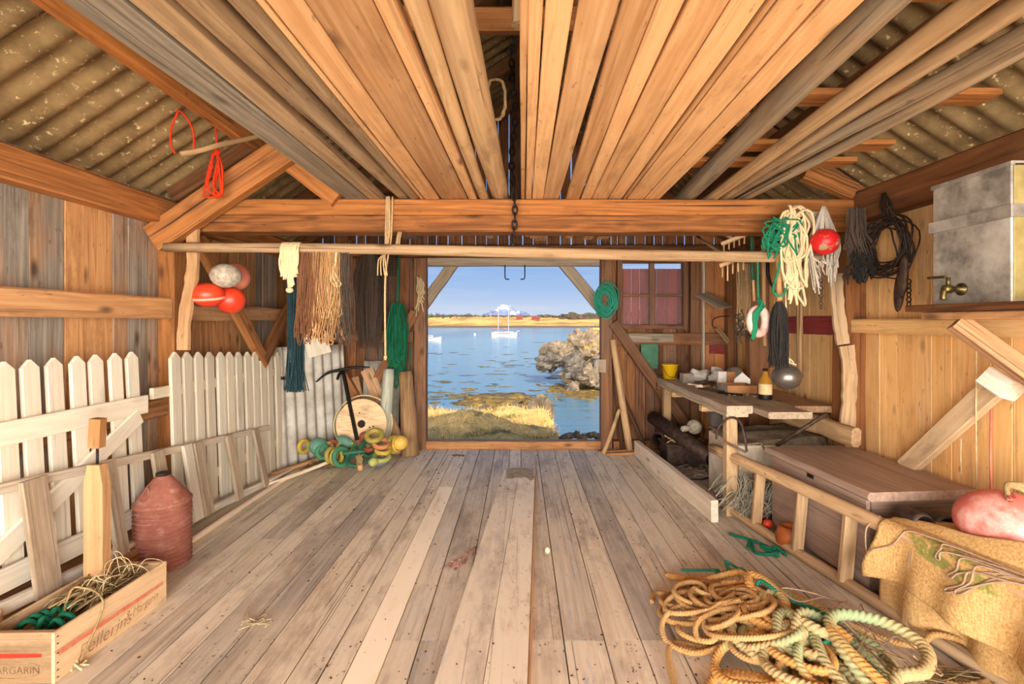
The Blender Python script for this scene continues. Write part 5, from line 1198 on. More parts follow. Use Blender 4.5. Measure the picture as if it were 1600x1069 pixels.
MB().tube(smooth_path([P(1121, 514, 5.62), P(1114, 510, 5.62), P(1114, 500, 5.62), P(1124, 495, 5.62), P(1140, 494, 5.62)], 6), .007, 6).build('blade', M['iron'], t_)
MB().bar(P(1120, 512, 5.62), P(1139, 535, 5.55), .02, .05, Z3, (.6, .1, .8)).build('handle', M['log'], t_)
# birch slats on the post
for pts, w_, lb in (([(1305, 428), (1308, 470), (1312, 505), (1317, 538)], .042, 'narrow birch-bark slat on the dark post below the net bag'), ([(1322, 540), (1327, 580), (1326, 630), (1322, 690)], .046, 'wider birch-bark slat low on the dark post above the beam end')):
    ps = smooth_path([P(a, b, 3.50) for a, b in pts], 5)
    MB().sweep(ps, [(-w_, -.012), (w_, -.014), (w_*1.05, .01), (-w_, .014)], [1+U(-.12, .12) for _ in ps], bc=(.2, .6, 1.15), smooth=False, up=V((0, -1, 0))).one('birch_slat', M['log'], lb, 'slat', 'bark slats on the dark post')
# far wall right of the door
GS = 'sticks leaning by the door'
for a, d0, b, d1, r0, r1, mt, bc, lb in (((957, 530), 5.62, (984, 697), 5.62, .038, .042, 'log', (.3, .1, 1.05), 'thick pale stake leaning beside the door jamb'), ((968, 640), 5.5, (943, 703), 5.42, .020, .024, 'log', (.35, .1, 1.05), 'thin brown stick crossing in front of the thick stake'), ((958, 560), 5.68, (972, 690), 5.64, .022, .024, 'darkbeam', (.8, .1, .7), 'dark slim stick behind the thick stake'), ((972, 615), 5.66, (1008, 694), 5.6, .022, .024, 'darkbeam', (.8, .1, .7), 'dark stick slanting away from the thick stake')):
    p, q3 = P(*a, d0), P(*b, d1); q3.z = .03
    MB().log(p, q3, r0, r1, 10, 6, .004, bc).one('leaning_stick', M[mt], lb, 'stick', GS)
for (x0, y0, x1, y1, lb) in ((.90, 5.55, 1.33, 5.62, 'short batten on the floor at the door sill end'), (.97, 5.46, 1.45, 5.52, 'second short batten on the floor before the door sill end')):
    MB().bar((x0, y0, .014), (x1, y1, .014), .045, .026, Z3, (.6, .1, .95)).one('floor_batten', M['left'], lb, 'batten', 'battens on the floor by the door')
mm = MB(); c = P(946, 470, 5.64)
for i in range(26):
    rr, o = U(.07, .14), V((U(-.02, .02), U(-.03, 0), U(-.03, .03))); ph = U(0, 6)
    mm.tube([c+o+V((rr*.85*math.cos(t)+.012*math.sin(3*t+ph), -.02*math.sin(t+ph), rr*1.35*math.sin(t))) for t in [2*PI*k/22 for k in range(22)]], .006, 5, closed=True, bc=(.5, 0, U(.8, 1.2)))
for i in range(9): e = c+V((U(-.08, .05), -.05, U(-.12, -.0))); mm.tube(smooth_path([e, e+V((U(-.08, .08), -.02, U(-.08, .06))), e+V((U(-.1, .05), -.01, U(-.1, .08)))], 4), .006, 5)
mm.one('rope_coil', M['teal'], 'teal rope coil hung on the door jamb in front of the window side', 'rope')
MB().box(P(939, 572, 5.69), (.12, .01, .15), None, (.3, .6, 1), 2).one('jamb_patch', M['grey'], 'small pale patch nailed on the door jamb below the teal coil', 'patch')
# boards under the window
for (x0, x1, z0, z1, mt, bc, lb) in ((1.42, 1.62, .95, 1.24, 'ring_green', (.5, 0, .6), 'faded green board piece on the wall below the window'), (1.25, 1.8, 1.26, 1.36, 'grey', (.6, .6, .8), 'grey narrow board on the ledge under the window')):
    MB().box(((x0+x1)/2, 5.70, (z0+z1)/2), (x1-x0, .02, z1-z0), None, bc).one('wall_board', M[mt], lb, 'board')
# ------------------------------------------------------------------ middle of the floor and the rope pile
# loose double plank on the floor
fp = thing('floor_walkway', 'raised worn double plank lying along the middle of the floor', 'plank', (-.05, 3.5, 0))
def wplank(xa0, xa1, xb0, xb1, y0, y1, bc, side):
    th = .026; n = 64; vs = []
    for i in range(n+1):
        t_ = i/n; y = y0+(y1-y0)*t_; l = xa0+(xb0-xa0)*t_; r = xa1+(xb1-xa1)*t_
        q_ = max(0, (t_-.968)/.032); ins = .055*(1-math.sqrt(max(0, 1-q_*q_))); l += ins*(side < 0); r -= ins*(side > 0); vs.append((y, l, r))
    pts_l = [(l, y) for y, l, r in vs]; pts_r = [(r, y) for y, l, r in vs]
    # rounded far end
    m = MB(); ring = [V((x, y, 0)) for x, y in pts_l]+[V((x, y, 0)) for x, y in reversed(pts_r)]
    k = V((U(0, 50), U(0, 50), U(0, 50))); N = len(ring)
    V2 = [p+V((0, 0, .002)) for p in ring]+[p+V((0, 0, th)) for p in ring]
    gs = [V((p.y, p.x, p.z))+k for p in V2]
    fs = [(i, (i+1) % N, (i+1) % N+N, i+N) for i in range(N)]
    h = n+1
    for i in range(n): fs.append((N+i, N+N-1-i, N+N-2-i, N+i+1)); fs.append((i, i+1, N-2-i, N-1-i))
    m.add(V2, [tuple(reversed(f)) for f in fs], gs, bc); return m
wplank(-.44, -.222, -.150, .0, .6, 4.93, (.05, .15, 1.1), -1).build('plank', M['floor'], fp)
wplank(-.219, -.028, .003, .157, .6, 4.93, (-.05, .1, 1.14), 1).build('plank', M['floor'], fp)
M['cement'] = plain('cement_crust', (200, 182, 152), (160, 140, 112), .95, 0, 20, bump=.6)
mm = MB(); mm.sheet(lambda u, v: V((-.125+.262*u, 4.58+.10*noise.noise(V((u*4, 1, 2)))*(1-v)+(.33-.12*max(0, abs(u-.5)-.25))*v, .0285+.004*noise.noise(V((u*5, v*7, 0))))), 16, 20)
mm.build('dried_cement', M['cement'], fp)
MB().bar((-.021, .6, .014), (.164, 4.87, .014), .010, .022, Z3, (.3, 0, .95), .002).build('lit_edge_strip', M['plank'], fp)  # added strip standing in for the plank's orange-lit side
# crumbs and dirt on the boards
M['dirt'] = plain('brown_dirt', (112, 80, 54), (70, 48, 32), .95, 0, 20)
mm = MB()
for i in range(620):
    x, y = U(-1.9, 1.5), 2.0+3.7*R.random()**1.3
    if noise.noise(V((x*1.7, y*1.2, 3))) < U(-.25, .3): continue
    s_ = U(.002, .006)*(1+.25*max(0, y-3)); on = -.3 < x < .1
    mm.ell((x, y, (.028 if on else .001)+s_*.25), (s_*U(.7, 1.8), s_, s_*.4), Matrix.Rotation(U(0, 3), 3, 'Z'), 5, 4, (U(0, 1), 0, U(.5, 1.2)))
tag(mm.build('dirt_crumbs', M['dirt']), 'brown dirt crumbs scattered over the floor boards', 'dirt', None, 'stuff')
mm = MB(); c0 = V((-.42, 3.12, .006))
for i in range(26):
    a_ = i/26*4; c = V((-.36+U(-.05, .05)-.05*math.cos(a_), 3.05+.25*i/26-.1+U(-.03, .03), .008)); mm.ell(c, (U(.006, .014), U(.006, .012), .006), None, 6, 5, (.5, 0, U(.6, 1.3)), .4, i)
tag(mm.build('bark_bits', M['can']), 'small trail of reddish bark bits beside the raised plank', 'bark', None, 'stuff')
MB().ell((.18, 3.15, .02), (.018, .018, .02)).one('pebble', M['pale'], 'tiny pale pebble on the floor beside the raised plank', 'pebble')
mm = MB()
for i in range(40): a_ = U(0, 6.3); c = V((-.68+U(-.06, .06), 5.42+U(-.03, .03), .008)); mm.tube([c, c+V((U(-.04, .04), U(-.02, .02), .006))], .003, 4, bc=(.5, 0, .5))
tag(mm.build('grass_scrap', M['dry']), 'dark scrap of dry grass on the floor before the door', 'grass', None, 'stuff')
mm = MB()
for i in range(14): c = V((-1.32+U(-.03, .03), 2.42+U(-.03, .03), .006)); mm.tube(smooth_path([c, c+V((U(-.06, .06), U(-.05, .05), .01)), c+V((U(-.1, .1), U(-.05, .12), .004))], 3), .002, 4)
tag(mm.build('straw_wisp', M['cream']), 'pale straw wisp on the floor beside the crate', 'straw', None, 'stuff')
# ---- rope pile
M['manila'] = ropemat('tan_manila_rope', (214, 172, 112), (164, 120, 66), (198, 160, 108), 3)
M['hawser'] = ropemat('green_and_tan_hawser', (208, 186, 136), (170, 144, 94), (158, 172, 128), 2.2, (.44, .58))
M['hawser2'] = ropemat('orange_tan_hawser', (228, 178, 108), (182, 130, 66), (176, 190, 140), 1.6, (.56, .66))
def pile_z(x, y):          # height of the heap
    a = max(0, 1-((x-1.26)/.50)**2-((y-2.12)/.50)**2); b = max(0, 1-((x-1.0)/.36)**2-((y-2.38)/.36)**2)
    return max(.17*a**.6, .10*b**.6)
def loops(c, sx, sy, n, r, ra, rb, zk=1.0, seg=22, seed=0, lay=.012, pitch=None, amp=.16, sides=12):
    pts = []; a = U(0, 6); z0 = 0
    N = int(n*seg); ph = [U(0, 9) for _ in range(6)]
    for i in range(N):
        t = i/seg
        cx = c[0]+sx*(.65*math.sin(t*1.7+ph[0])+.35*math.sin(t*.9+ph[1])); cy = c[1]+sy*(.65*math.sin(t*1.3+ph[2])+.35*math.sin(t*.77+ph[3]))
        rr = ra+(rb-ra)*(.5+.5*math.sin(t*2.1+ph[4])); a += 2*PI/seg*(1 if math.sin(t*.6+ph[5]) > -.75 else -1)
        x = cx+rr*math.cos(a); y = cy+rr*.9*math.sin(a)
        z = r+pile_z(x, y)*zk*(.45+.55*(.5+.5*math.sin(t*2.9+ph[1])))+lay*abs(math.sin(t*5.3+ph[0]))
        pts.append((x, y, z))
    return smooth_path(pts, 2)
def resample(pts, st):
    out = [V(pts[0])]; acc = 0.0
    for p, q in zip(pts, pts[1:]):
        p, q = V(p), V(q); L = (q-p).length
        if L < 1e-6: continue
        t = st-acc
        while t <= L: out.append(p.lerp(q, t/L)); t += st
        acc = L-(t-st)
    return out
def rope(pts, r, mt, lb, amp=.17, sides=12, pk=None, shift=True):
    pts = [V(p) for p in pts]
    if shift: pts = [V((p.x-.2*sstep(1.05, 1.6, p.x), p.y, p.z)) for p in pts]
    MB().tube(resample(pts, r*.2), r, sides, lobes=(3, amp*1.9, pk or 6.5/r)).one('rope', M[mt], lb, 'rope', 'ropes in the heap on the floor')
sstep = lambda a, b, x: (lambda q: q*q*(3-2*q))(max(0, min(1, (x-a)/(b-a))))
rope(smooth_path([(.60, 1.80, .014), (.63, 1.98, .014), (.66, 2.16, .03), (.72, 2.24, .02), (.80, 2.20, .03), (.90, 2.17, .05), (1.0, 2.2, .07)], 9)+loops((1.0, 2.36), .16, .16, 17, .0135, .10, .19, 1.15, lay=.02), .0135, 'manila', 'thin tan rope forming the loose loops at the edge of the heap')
rope(smooth_path([(.70, 2.58, .014), (.74, 2.66, .016), (.80, 2.64, .02), (.84, 2.55, .03), (.76, 2.48, .02), (.72, 2.53, .015)], 8)[:-6]+loops((1.02, 2.45), .17, .13, 11, .013, .08, .16, 1.2, lay=.02), .013, 'manila', 'tan rope coils at the far side of the heap')
rope(smooth_path([(.66, 1.70, .02), (.74, 1.92, .02), (.82, 2.02, .03), (.94, 1.98, .06), (1.04, 1.9, .08)], 8)+loops((1.22, 2.08), .22, .2, 9, .02, .10, .2, 1.0, lay=.03), .019, 'hawser2', 'orange tan medium rope twisting through the heap')
rope(loops((1.36, 2.10), .24, .18, 6, .028, .12, .2, 1.05, lay=.04), .0235, 'hawser', 'thick green and tan hawser at the bottom of the heap', .2)
rope(smooth_path([(1.02, 1.86, .06), (1.06, 1.98, .17), (1.14, 2.12, .21), (1.26, 2.16, .20), (1.30, 2.02, .20), (1.22, 1.88, .19), (1.26, 1.74, .15), (1.38, 1.70, .14)], 10), .0235, 'hawser', 'thick pale green hawser arching over the front of the heap', .2)
rope(smooth_path([(1.20, 2.30, .16), (1.17, 2.42, .19), (1.24, 2.50, .20), (1.31, 2.42, .21), (1.33, 2.26, .21), (1.22, 2.16, .19), (1.10, 2.08, .16), (1.02, 2.0, .12)], 10), .022, 'hawser2', 'orange rope standing up as a narrow loop in the heap', .18)
rope(smooth_path([(1.44, 1.78, .16), (1.40, 1.90, .22), (1.46, 2.03, .24), (1.58, 2.08, .25), (1.72, 2.02, .25), (1.78, 1.90, .23), (1.70, 1.80, .21), (1.58, 1.78, .20), (1.50, 1.70, .17), (1.42, 1.62, .12)], 10), .025, 'hawser', 'thickest pale green hawser coiled in a big raised ring', .2)
rope(smooth_path([(1.54, 1.98, .20), (1.48, 2.04, .23), (1.42, 1.98, .24), (1.42, 1.86, .23), (1.48, 1.74, .20), (1.56, 1.62, .15)], 10), .021, 'hawser2', 'orange tan rope crossing in front of the big raised ring', .18)
rope(smooth_path([(1.22, 2.48, .10), (1.32, 2.42, .17), (1.44, 2.34, .19), (1.54, 2.22, .17), (1.62, 2.10, .14), (1.64, 1.98, .14)], 10), .022, 'hawser', 'green hawser running along the back of the heap', .2)
rope(smooth_path([(.86, 2.84, .02), (.94, 2.74, .05), (1.02, 2.66, .09), (1.14, 2.64, .13), (1.26, 2.64, .14), (1.30, 2.56, .14), (1.20, 2.54, .14), (1.06, 2.56, .12)], 9), .019, 'hawser2', 'tan rope end sticking out at the back of the heap', .18)
rope(smooth_path([(1.3, 2.55, .12), (1.44, 2.44, .10), (1.56, 2.34, .06), (1.68, 2.26, .03), (1.78, 2.18, .05), (1.88, 2.20, .085), (1.97, 2.14, .08), (1.96, 2.02, .03), (1.84, 1.98, .02), (1.74, 1.99, .02)], 9), .015, 'manila', 'tan rope trailing from the heap over the lower ladder rail', .17, shift=False)
rope(loops((.96, 2.2), .16, .2, 8, .013, .07, .15, 1.1, lay=.03), .013, 'manila', 'tan rope loops nearest the middle of the floor')
rope(loops((1.12, 2.0), .14, .16, 5, .022, .09, .16, 1.0, lay=.04), .0205, 'hawser', 'medium cream hawser loops between the tan loops and the raised ring', .2)
rope(loops((1.30, 1.86), .2, .16, 7, .016, .08, .15, 1.0, lay=.03), .016, 'manila', 'tan rope loops in the front of the heap')
rope(loops((1.48, 2.02), .14, .12, 6, .008, .06, .12, 1.1, lay=.03), .008, 'teal', 'teal cord tangled in the big raised ring', .15, 9)
rope(smooth_path([(.94, 2.84, .05), (1.04, 2.80, .07), (1.14, 2.76, .09), (1.10, 2.70, .10), (1.22, 2.72, .11), (1.32, 2.72, .11), (1.36, 2.68, .11), (1.26, 2.66, .12), (1.36, 2.64, .12), (1.30, 2.74, .12), (1.24, 2.80, .12), (1.22, 2.70, .11), (1.34, 2.70, .13), (1.40, 2.66, .1)], 8), .0085, 'teal', 'teal cord tangle lying on the back of the heap', .15, 9)
rope(smooth_path([(1.16, 2.36, .17), (1.26, 2.42, .21), (1.32, 2.30, .22), (1.44, 2.22, .21), (1.52, 2.20, .20), (1.60, 2.12, .19)], 8), .010, 'teal', 'teal rope running over the green hawser', .15, 9)
mm = MB()
for i in range(5):
    pts = [(1.36+U(-.12, .2), 2.0+U(-.3, .25), .18+U(-.04, .07)) for _ in range(7)]
    mm.tube(smooth_path(pts, 5), .0032, 5, bc=(.5, 0, U(.8, 1.2)))
mm.tube(smooth_path([(1.52, 2.22, .2), (1.36, 2.26, .24), (1.24, 2.30, .24), (1.26, 2.20, .235), (1.40, 2.24, .23), (1.5, 2.2, .22)], 8), .0038, 6)
mm.one('thin_string', M['greycord'], 'thin greyish cords tangled through the rope heap', 'rope')
mm = MB()
for i in range(60):
    c = V((1.74+U(-.1, .1), 2.0+U(-.14, .1), .02)); a_ = U(-1.2, .3); mm.tube([c, c+V((math.cos(a_)*U(.06, .2), math.sin(a_)*U(.06, .16), U(-.01, .03)))], .0022, 4, bc=(.4, 0, U(.8, 1.2)))
tag(mm.build('rope_fray', M['dry']), 'frayed straw-like rope fibres beside the heap and the ladder rail', 'fibres', None, 'stuff')
# ------------------------------------------------------------------ outside
WZ = -2.5
t = NT('shore_grass'); g = t.attr('gc'); bc = t.sep(t.attr('bc', 'Color'))
n1 = t.noise(g, 1.6, 5, .7); n2 = t.noise(t.vmul(g, (9, 14, 9)), 1, 4, .7)
col = t.mix(t.rng(n2, .3, .7), C(232, 194, 122), C(186, 146, 82)); col = t.mix(t.rng(n1, .5, .66), col, C(120, 106, 58))
rk = t.mix(t.rng(n2, .3, .7), C(150, 132, 108), C(92, 80, 66)); col = t.mix(bc[1], col, rk)
wd = t.mix(t.rng(n2, .35, .65), C(108, 84, 34), C(52, 40, 20)); col = t.mix(bc[0], col, wd)
t.bump(t.math('ADD', n2, n1), .8, .06); M['grass'] = t.fin(col, .95, 0, .1)
sstep = lambda a, b, x: (lambda q: q*q*(3-2*q))(max(0, min(1, (x-a)/(b-a))))
def edge_d(X): return 13.2-sstep(.55, 1.15, X)*5.6 if X > -3 else 13.2+(-3-X)*.2
def land(x, y):
    X = x*12/max(y, 6); de = edge_d(X)+.9*noise.noise(V((x*.7, 3, 0)))
    z = -.30-.078*max(0, y-6)+.16*noise.noise(V((x*.55, y*.45, 0)))+.07*noise.noise(V((x*1.7, y*1.7, 5)))
    z += .38*math.exp(-(((x+.62*1.6)/.95)**2+((y-9.6)/.8)**2))
    k = sstep(de-.5, de+2.6, y); z = z*(1-k)+(-3.2)*k
    return z, k
mm = MB(); nx, ny = 110, 110; vs, bs, fs = [], [], []
for i in range(nx+1):
    for j in range(ny+1):
        y = 5.9+12*(j/ny)**1.2; x = (-1+2*i/nx)*(3.2+ (y-5.9)*.55)
        z, k = land(x, y); f = .06*noise.noise(V((x*5, y*5, 2)))+.03*noise.noise(V((x*11, y*11, 4)))
        vs.append(V((x, y, z+f*(1-k*.3)))); bs.append((sstep(-1.9, -2.35, z) if False else (1 if z < -2.0 else 0), sstep(.05, .3, k), 1))
w_ = ny+1
fs = [(i*w_+j, (i+1)*w_+j, (i+1)*w_+j+1, i*w_+j+1) for i in range(nx) for j in range(ny)]
mm.add(vs, fs, [v.copy() for v in vs], bs, True)
mm.struct('ground', M['grass'])
# ground behind and around the boathouse; pale, cut short unseen to brighten the ceiling
M['yard'] = plain('gravel_yard', (232, 218, 196), (210, 192, 166), .95, 0, 3, bump=.3)
mm = MB(); mm.sheet(lambda u, v: V((-16+32*u, -2.5+8.3*v, -.16+.03*noise.noise(V((u*30, v*30, 0))))), 30, 30); mm.struct('ground', M['yard'])
# dry grass tufts
M['straw'] = plain('dry_grass_blades', (232, 196, 122), (184, 142, 76), .9, 0, 3)
mm = MB(); n_ = 0
while n_ < 5200:
    y = 6.3+7.2*R.random()**.8; x = U(-.35, .3)*y
    z, k = land(x, y)
    if k > .12 or noise.noise(V((x*1.3, y*1.3, 8))) < -.35: continue
    a_ = U(0, 6.3); h = U(.05, .17); q = V((x, y, z-.01)); s_ = V((math.cos(a_), math.sin(a_), 0))*.006; l_ = V((U(-.08, .08), U(-.08, .06), h))
    mm.add([q-s_, q+s_, q+l_], [(0, 1, 2)], None, (.5, 0, U(.75, 1.15))); n_ += 1
tag(mm.build('dry_grass', M['straw']), 'dry straw-coloured grass on the bank outside the door', 'grass', None, 'stuff')
# rocks on the near bank and in the shallows
M['rock'] = plain('shore_rock', (116, 100, 78), (70, 58, 44), .9, 0, 2.2, bump=.6, Cc=(150, 112, 40), sc2=1.6, thr=(.60, .68), bsc=6)
M['rockg'] = plain('grey_shore_rock', (104, 94, 80), (62, 54, 46), .9, 0, 1.6, bump=.7, Cc=(46, 38, 28), sc2=1.2, thr=(.52, .66), bsc=5)
def rock(c, rad, seed, mt, lb, grp=None, nu=22, nv=16, rz=0):
    MB().ell(c, rad, Matrix.Rotation(rz, 3, 'Z'), nu, nv, (.5, 0, U(.9, 1.1)), .62, seed, False).one('boulder', M[mt], lb, 'rock', grp)
GB2 = 'rocks along the near bank'
q = lambda px, py, d: P(px, py, d)
rock(q(802, 648, 13.2), (.30, .3, .26), 1, 'rock', 'yellow-lichened rock at the top edge of the near bank', GB2)
rock(q(843, 650, 12.6), (.36, .35, .46), 5, 'rock', 'squarish lit rock dropping straight into the water off the near bank', GB2)
rock(q(823, 650, 12.9), (.20, .2, .22), 9, 'rock', 'small rock between the lichened rock and the squarish rock', GB2)
rock(q(756, 643, 14.2), (.26, .3, .18), 12, 'rockg', 'grey rock at the water line before the seaweed shoal', GB2)
rock(q(673, 646, 13.0), (.16, .2, .2), 15, 'rock', 'small rock on the bank close to the door jamb beside the brown post', GB2)
rock(q(727, 662, 10.0), (.50, .42, .20), 21, 'rockg', 'rounded dark rock mound in shade just outside the door', GB2)
for i in range(14):
    px = 880+i*4.4; rock(q(px, 684-((i*7) % 6), 7.6), (U(.04, .09), U(.05, .09), U(.03, .06)), 30+i, 'rock', 'small lit stone in the row of stones by the door sill', 'stones by the door sill', 10, 8)
# rock pile across the inlet
GP = 'boulders in the rock pile across the inlet'
D0 = 31.0
for px, py, d, rx1, rz1, sd, mt, lb in ((872, 552, 33, .95, .85, 41, 'rock', 'smooth rounded boulder at the water end of the rock pile'), (915, 540, 36, 1.15, 1.2, 44, 'rock', 'tallest pale boulder crowning the rock pile'), (858, 566, 31.5, .75, .55, 47, 'rockg', 'dark boulder dipping into the water at the rock pile tip'), (894, 572, 30.5, .7, .6, 50, 'rockg', 'dark boulder in the middle of the rock pile'), (921, 588, 28.5, .55, .6, 53, 'rock', 'pale tilted boulder low on the rock pile')):
    rock(q(px, py, d), (rx1, .9, rz1), sd, mt, lb, None, 28, 20)
for i in range(46):
    px = U(884, 985); d = U(28, 38); top = 545+max(0, (36-d))*5.2; py = top+U(0, 24); s_ = U(.22, .6)
    rock(q(px, py, d), (s_*U(.9, 1.4), s_, s_*U(.6, 1.0)), 60+i*1.7, 'rock' if R.random() < .6 else 'rockg', 'boulder among the smaller stones of the rock pile across the inlet', GP, 14, 10, U(0, 3))
mm = MB(); mm.sheet(lambda u, v: V((2.2+16*u+(1-v)*-.4, 28+11*v, WZ-.3+(1.9*sstep(0, .5, v)*sstep(0, .25, u))+.3*noise.noise(V((u*9, v*6, 0))))), 30, 20, bfn=lambda u, v: (max(0, 1-v*3), .6, 1)); mm.struct('terrain_point', M['grass'])
mm = MB(); mm.sheet(lambda u, v: V((4.2+12*u, 36+9*v, WZ+1.6+1.1*sstep(0, .3, v)*sstep(0, .15, u)+.2*noise.noise(V((u*9, v*6, 3))))), 20, 14, bfn=lambda u, v: (0, 0, 1)); mm.struct('terrain_point', M['grass'])
# sea
t = NT('sea_water'); g = t.attr('gc')
col = t.mix(t.rng(t.noise(t.vmul(g, (.03, .012, 1)), 1, 4, .6), .35, .65), C(70, 108, 126), C(100, 138, 152))
b1 = t.noise(t.vmul(g, (.9, 2.2, 1)), 1, 4, .6); b2 = t.noise(t.vmul(g, (.10, .30, 1)), 1, 3, .6)
t.bump(t.math('ADD', b1, t.math('MULTIPLY', b2, 1.5)), .16, .3); M['sea'] = t.fin(col, .16, 0, .5)
mm = MB(); mm.quad((-900, 12, WZ), (900, 12, WZ), (900, 900, WZ), (-900, 900, WZ)); mm.g = [v.copy() for v in mm.v]; mm.struct('sea', M['sea'])
# floating and drying seaweed
M['weed'] = plain('seaweed', (124, 98, 40), (58, 46, 22), .7, 0, 3, bump=.6, Cc=(160, 124, 48), sc2=2)
def wx(px, py): d = F*(CH-WZ)/(py-VY); return P(px, py, d)
mm = MB()
def blob(c, rx, ry, h, seed):
    k = 14; vs = [V(c)+V((0, 0, h))]
    for i in range(k):
        a_ = 2*PI*i/k; r_ = .6+.55*noise.noise(V((math.cos(a_)*1.5+seed, math.sin(a_)*1.5, seed))) + U(-.1, .1)
        vs.append(V((c[0]+rx*r_*math.cos(a_), c[1]+ry*r_*math.sin(a_), WZ+.006)))
    mm.add(vs, [(0, i+1, (i+1) % k+1) for i in range(k)], None, (.5, 0, U(.6, 1.2)), True)
for i in range(230):
    if i < 120: px, py = U(662, 935), 535+95*R.random()**.9
    elif i < 180: px, py = U(664, 870), U(610, 634)
    else: px = U(835, 950); py = 572+(px-835)*.32+U(-9, 9)
    if px > 860 and py > 600 and i < 180: continue
    c = wx(px, py); s_ = U(.12, .42)*(c.y/25); blob(c, s_*U(.8, 2.0), s_*U(.5, 1.2), .02, i)
tag(mm.build('floating_seaweed', M['weed']), 'brown seaweed patches floating on the calm water', 'seaweed', None, 'stuff')
mm = MB()
for px, py, rx1, ry1, h in ((765, 624, 1.5, 1.3, .16), (795, 622, 1.3, 1.2, .18), (830, 630, .9, .9, .14), (745, 630, .9, .8, .14), (718, 618, .7, .5, .06), (780, 632, 1.6, 1.2, .22)):
    c = wx(px, py); c.z = WZ; mm.ell(c, (rx1, ry1, h), None, 22, 10, (.5, 0, 1), .7, px)
mm.sheet(lambda u, v: V((1.9+6*u-1.0*v, 24.5+7*v+.9*noise.noise(V((u*4, v*4, 0))), WZ-.03+.10*math.sin(PI*v)*sstep(0, .2, u)+.12*noise.noise(V((u*14, v*14, 0))))), 40, 30)
tag(mm.build('seaweed_shoal', M['weed']), 'brown seaweed covered shoal at the foot of bank and rock pile', 'seaweed', None, 'stuff')
# far shore
t = NT('far_shore'); g = t.attr('gc'); bc = t.sep(t.attr('bc', 'Color'))
n1 = t.noise(t.vmul(g, (.05, .03, .3)), 1, 5, .7)
col = t.mix(t.rng(n1, .4, .62), C(190, 154, 92), C(140, 106, 62)); col = t.mix(bc[0], col, C(88, 76, 64)); col = t.mix(bc[1], col, C(96, 92, 62)); M['shore'] = t.fin(col, .95, 0, .1)
def shore(u, v):
    x = -330+660*u; y = 335+v*120+8*noise.noise(V((u*14, 0, 0)))
    z = WZ-.3+2.0*sstep(0, .07, v)+(7.0+1.8*noise.noise(V((u*9, v*2, 0)))+2.2*sstep(.55, .75, u))*sstep(.05, .9, v)
    return V((x, y, z))
mm = MB(); mm.sheet(shore, 160, 24, bfn=lambda u, v: (1 if v < .06 else 0, sstep(.62, .75, u)*.5, 1)); mm.struct('terrain_far', M['shore'])
M['shrub'] = plain('brown_shrubs', (84, 62, 44), (52, 42, 30), .95, 0, .25, Cc=(52, 58, 30), sc2=.06, thr=(.5, .6))
M['spruce'] = plain('dark_conifers', (62, 78, 44), (36, 48, 30), .95, 0, .3)
mm = MB()
for i in range(520):
    u = U(.30, .72); v = U(.74, .98) if u < .55 else U(.55, .98)
    if u < .36 and R.random() < .4: continue
    p = shore(u, v); s_ = U(1.2, 2.6)*(1.2 if u > .56 else .35 if .435 < u < .525 else .65)
    mm.ell(p+V((0, 0, s_*.35)), (s_*U(1, 2.2), s_, s_*U(.6, 1.1)), None, 8, 6, (.5, 0, U(.75, 1.2)), .6, i)
tag(mm.build('shore_shrubbery', M['shrub']), 'brown leafless shrubs along the far shore', 'shrubs', None, 'stuff')
mm = MB()
for i in range(150):
    u = .375+U(-.01, .01)*1 if i < 8 else U(.58, .75) if i < 140 else U(.40, .46)
    p = shore(u, U(.6, .98)); h = U(3.0, 5.2)*(.8 if i >= 140 else 1)
    mm.lathe([(h*.3, 0), (h*.2, h*.4), (.05, h)], p, Z3, 6, (.5, 0, U(.8, 1.2)))
tag(mm.build('conifer_trees', M['spruce']), 'dark conifers on the wooded far shore', 'trees', None, 'stuff')
M['barn'] = plain('red_house_paint', (112, 40, 34), (92, 34, 28), .8, 0, .4)
M['roofc'] = plain('pale_red_roof', (112, 62, 54), (92, 50, 44), .8, 0, .4)
for px, w_, lb in ((812, 9, 'small red house on the far shore below the snowy mountain'), (836, 10, 'red house on the far shore beside the wooded slope'), (841, 5, 'low red shed just beside the far shore house')):
    d = 400 if w_ > 5 else 385; c = P(px, 503, d); c.z = 3.4 if w_ > 5 else 2.6; t_ = thing('red_house', lb, 'house', c)
    hw = w_*d/F/2*1.0
    MB().box(c+V((0, 0, .9)), (hw*2, 4, 1.8)).build('walls', M['barn'], t_)
    mm = MB(); z1, z2 = c.z+1.8, c.z+3.1
    mm.add([V((c.x-hw-.3, c.y-2.4, z1)), V((c.x+hw+.3, c.y-2.4, z1)), V((c.x+hw+.3, c.y+2.4, z1)), V((c.x-hw-.3, c.y+2.4, z1)), V((c.x-hw-.3, c.y, z2)), V((c.x+hw+.3, c.y, z2))], [(0, 1, 5, 4), (2, 3, 4, 5), (0, 4, 3), (1, 2, 5), (0, 3, 2, 1)])
    mm.build('roof', M['roofc'], t_)
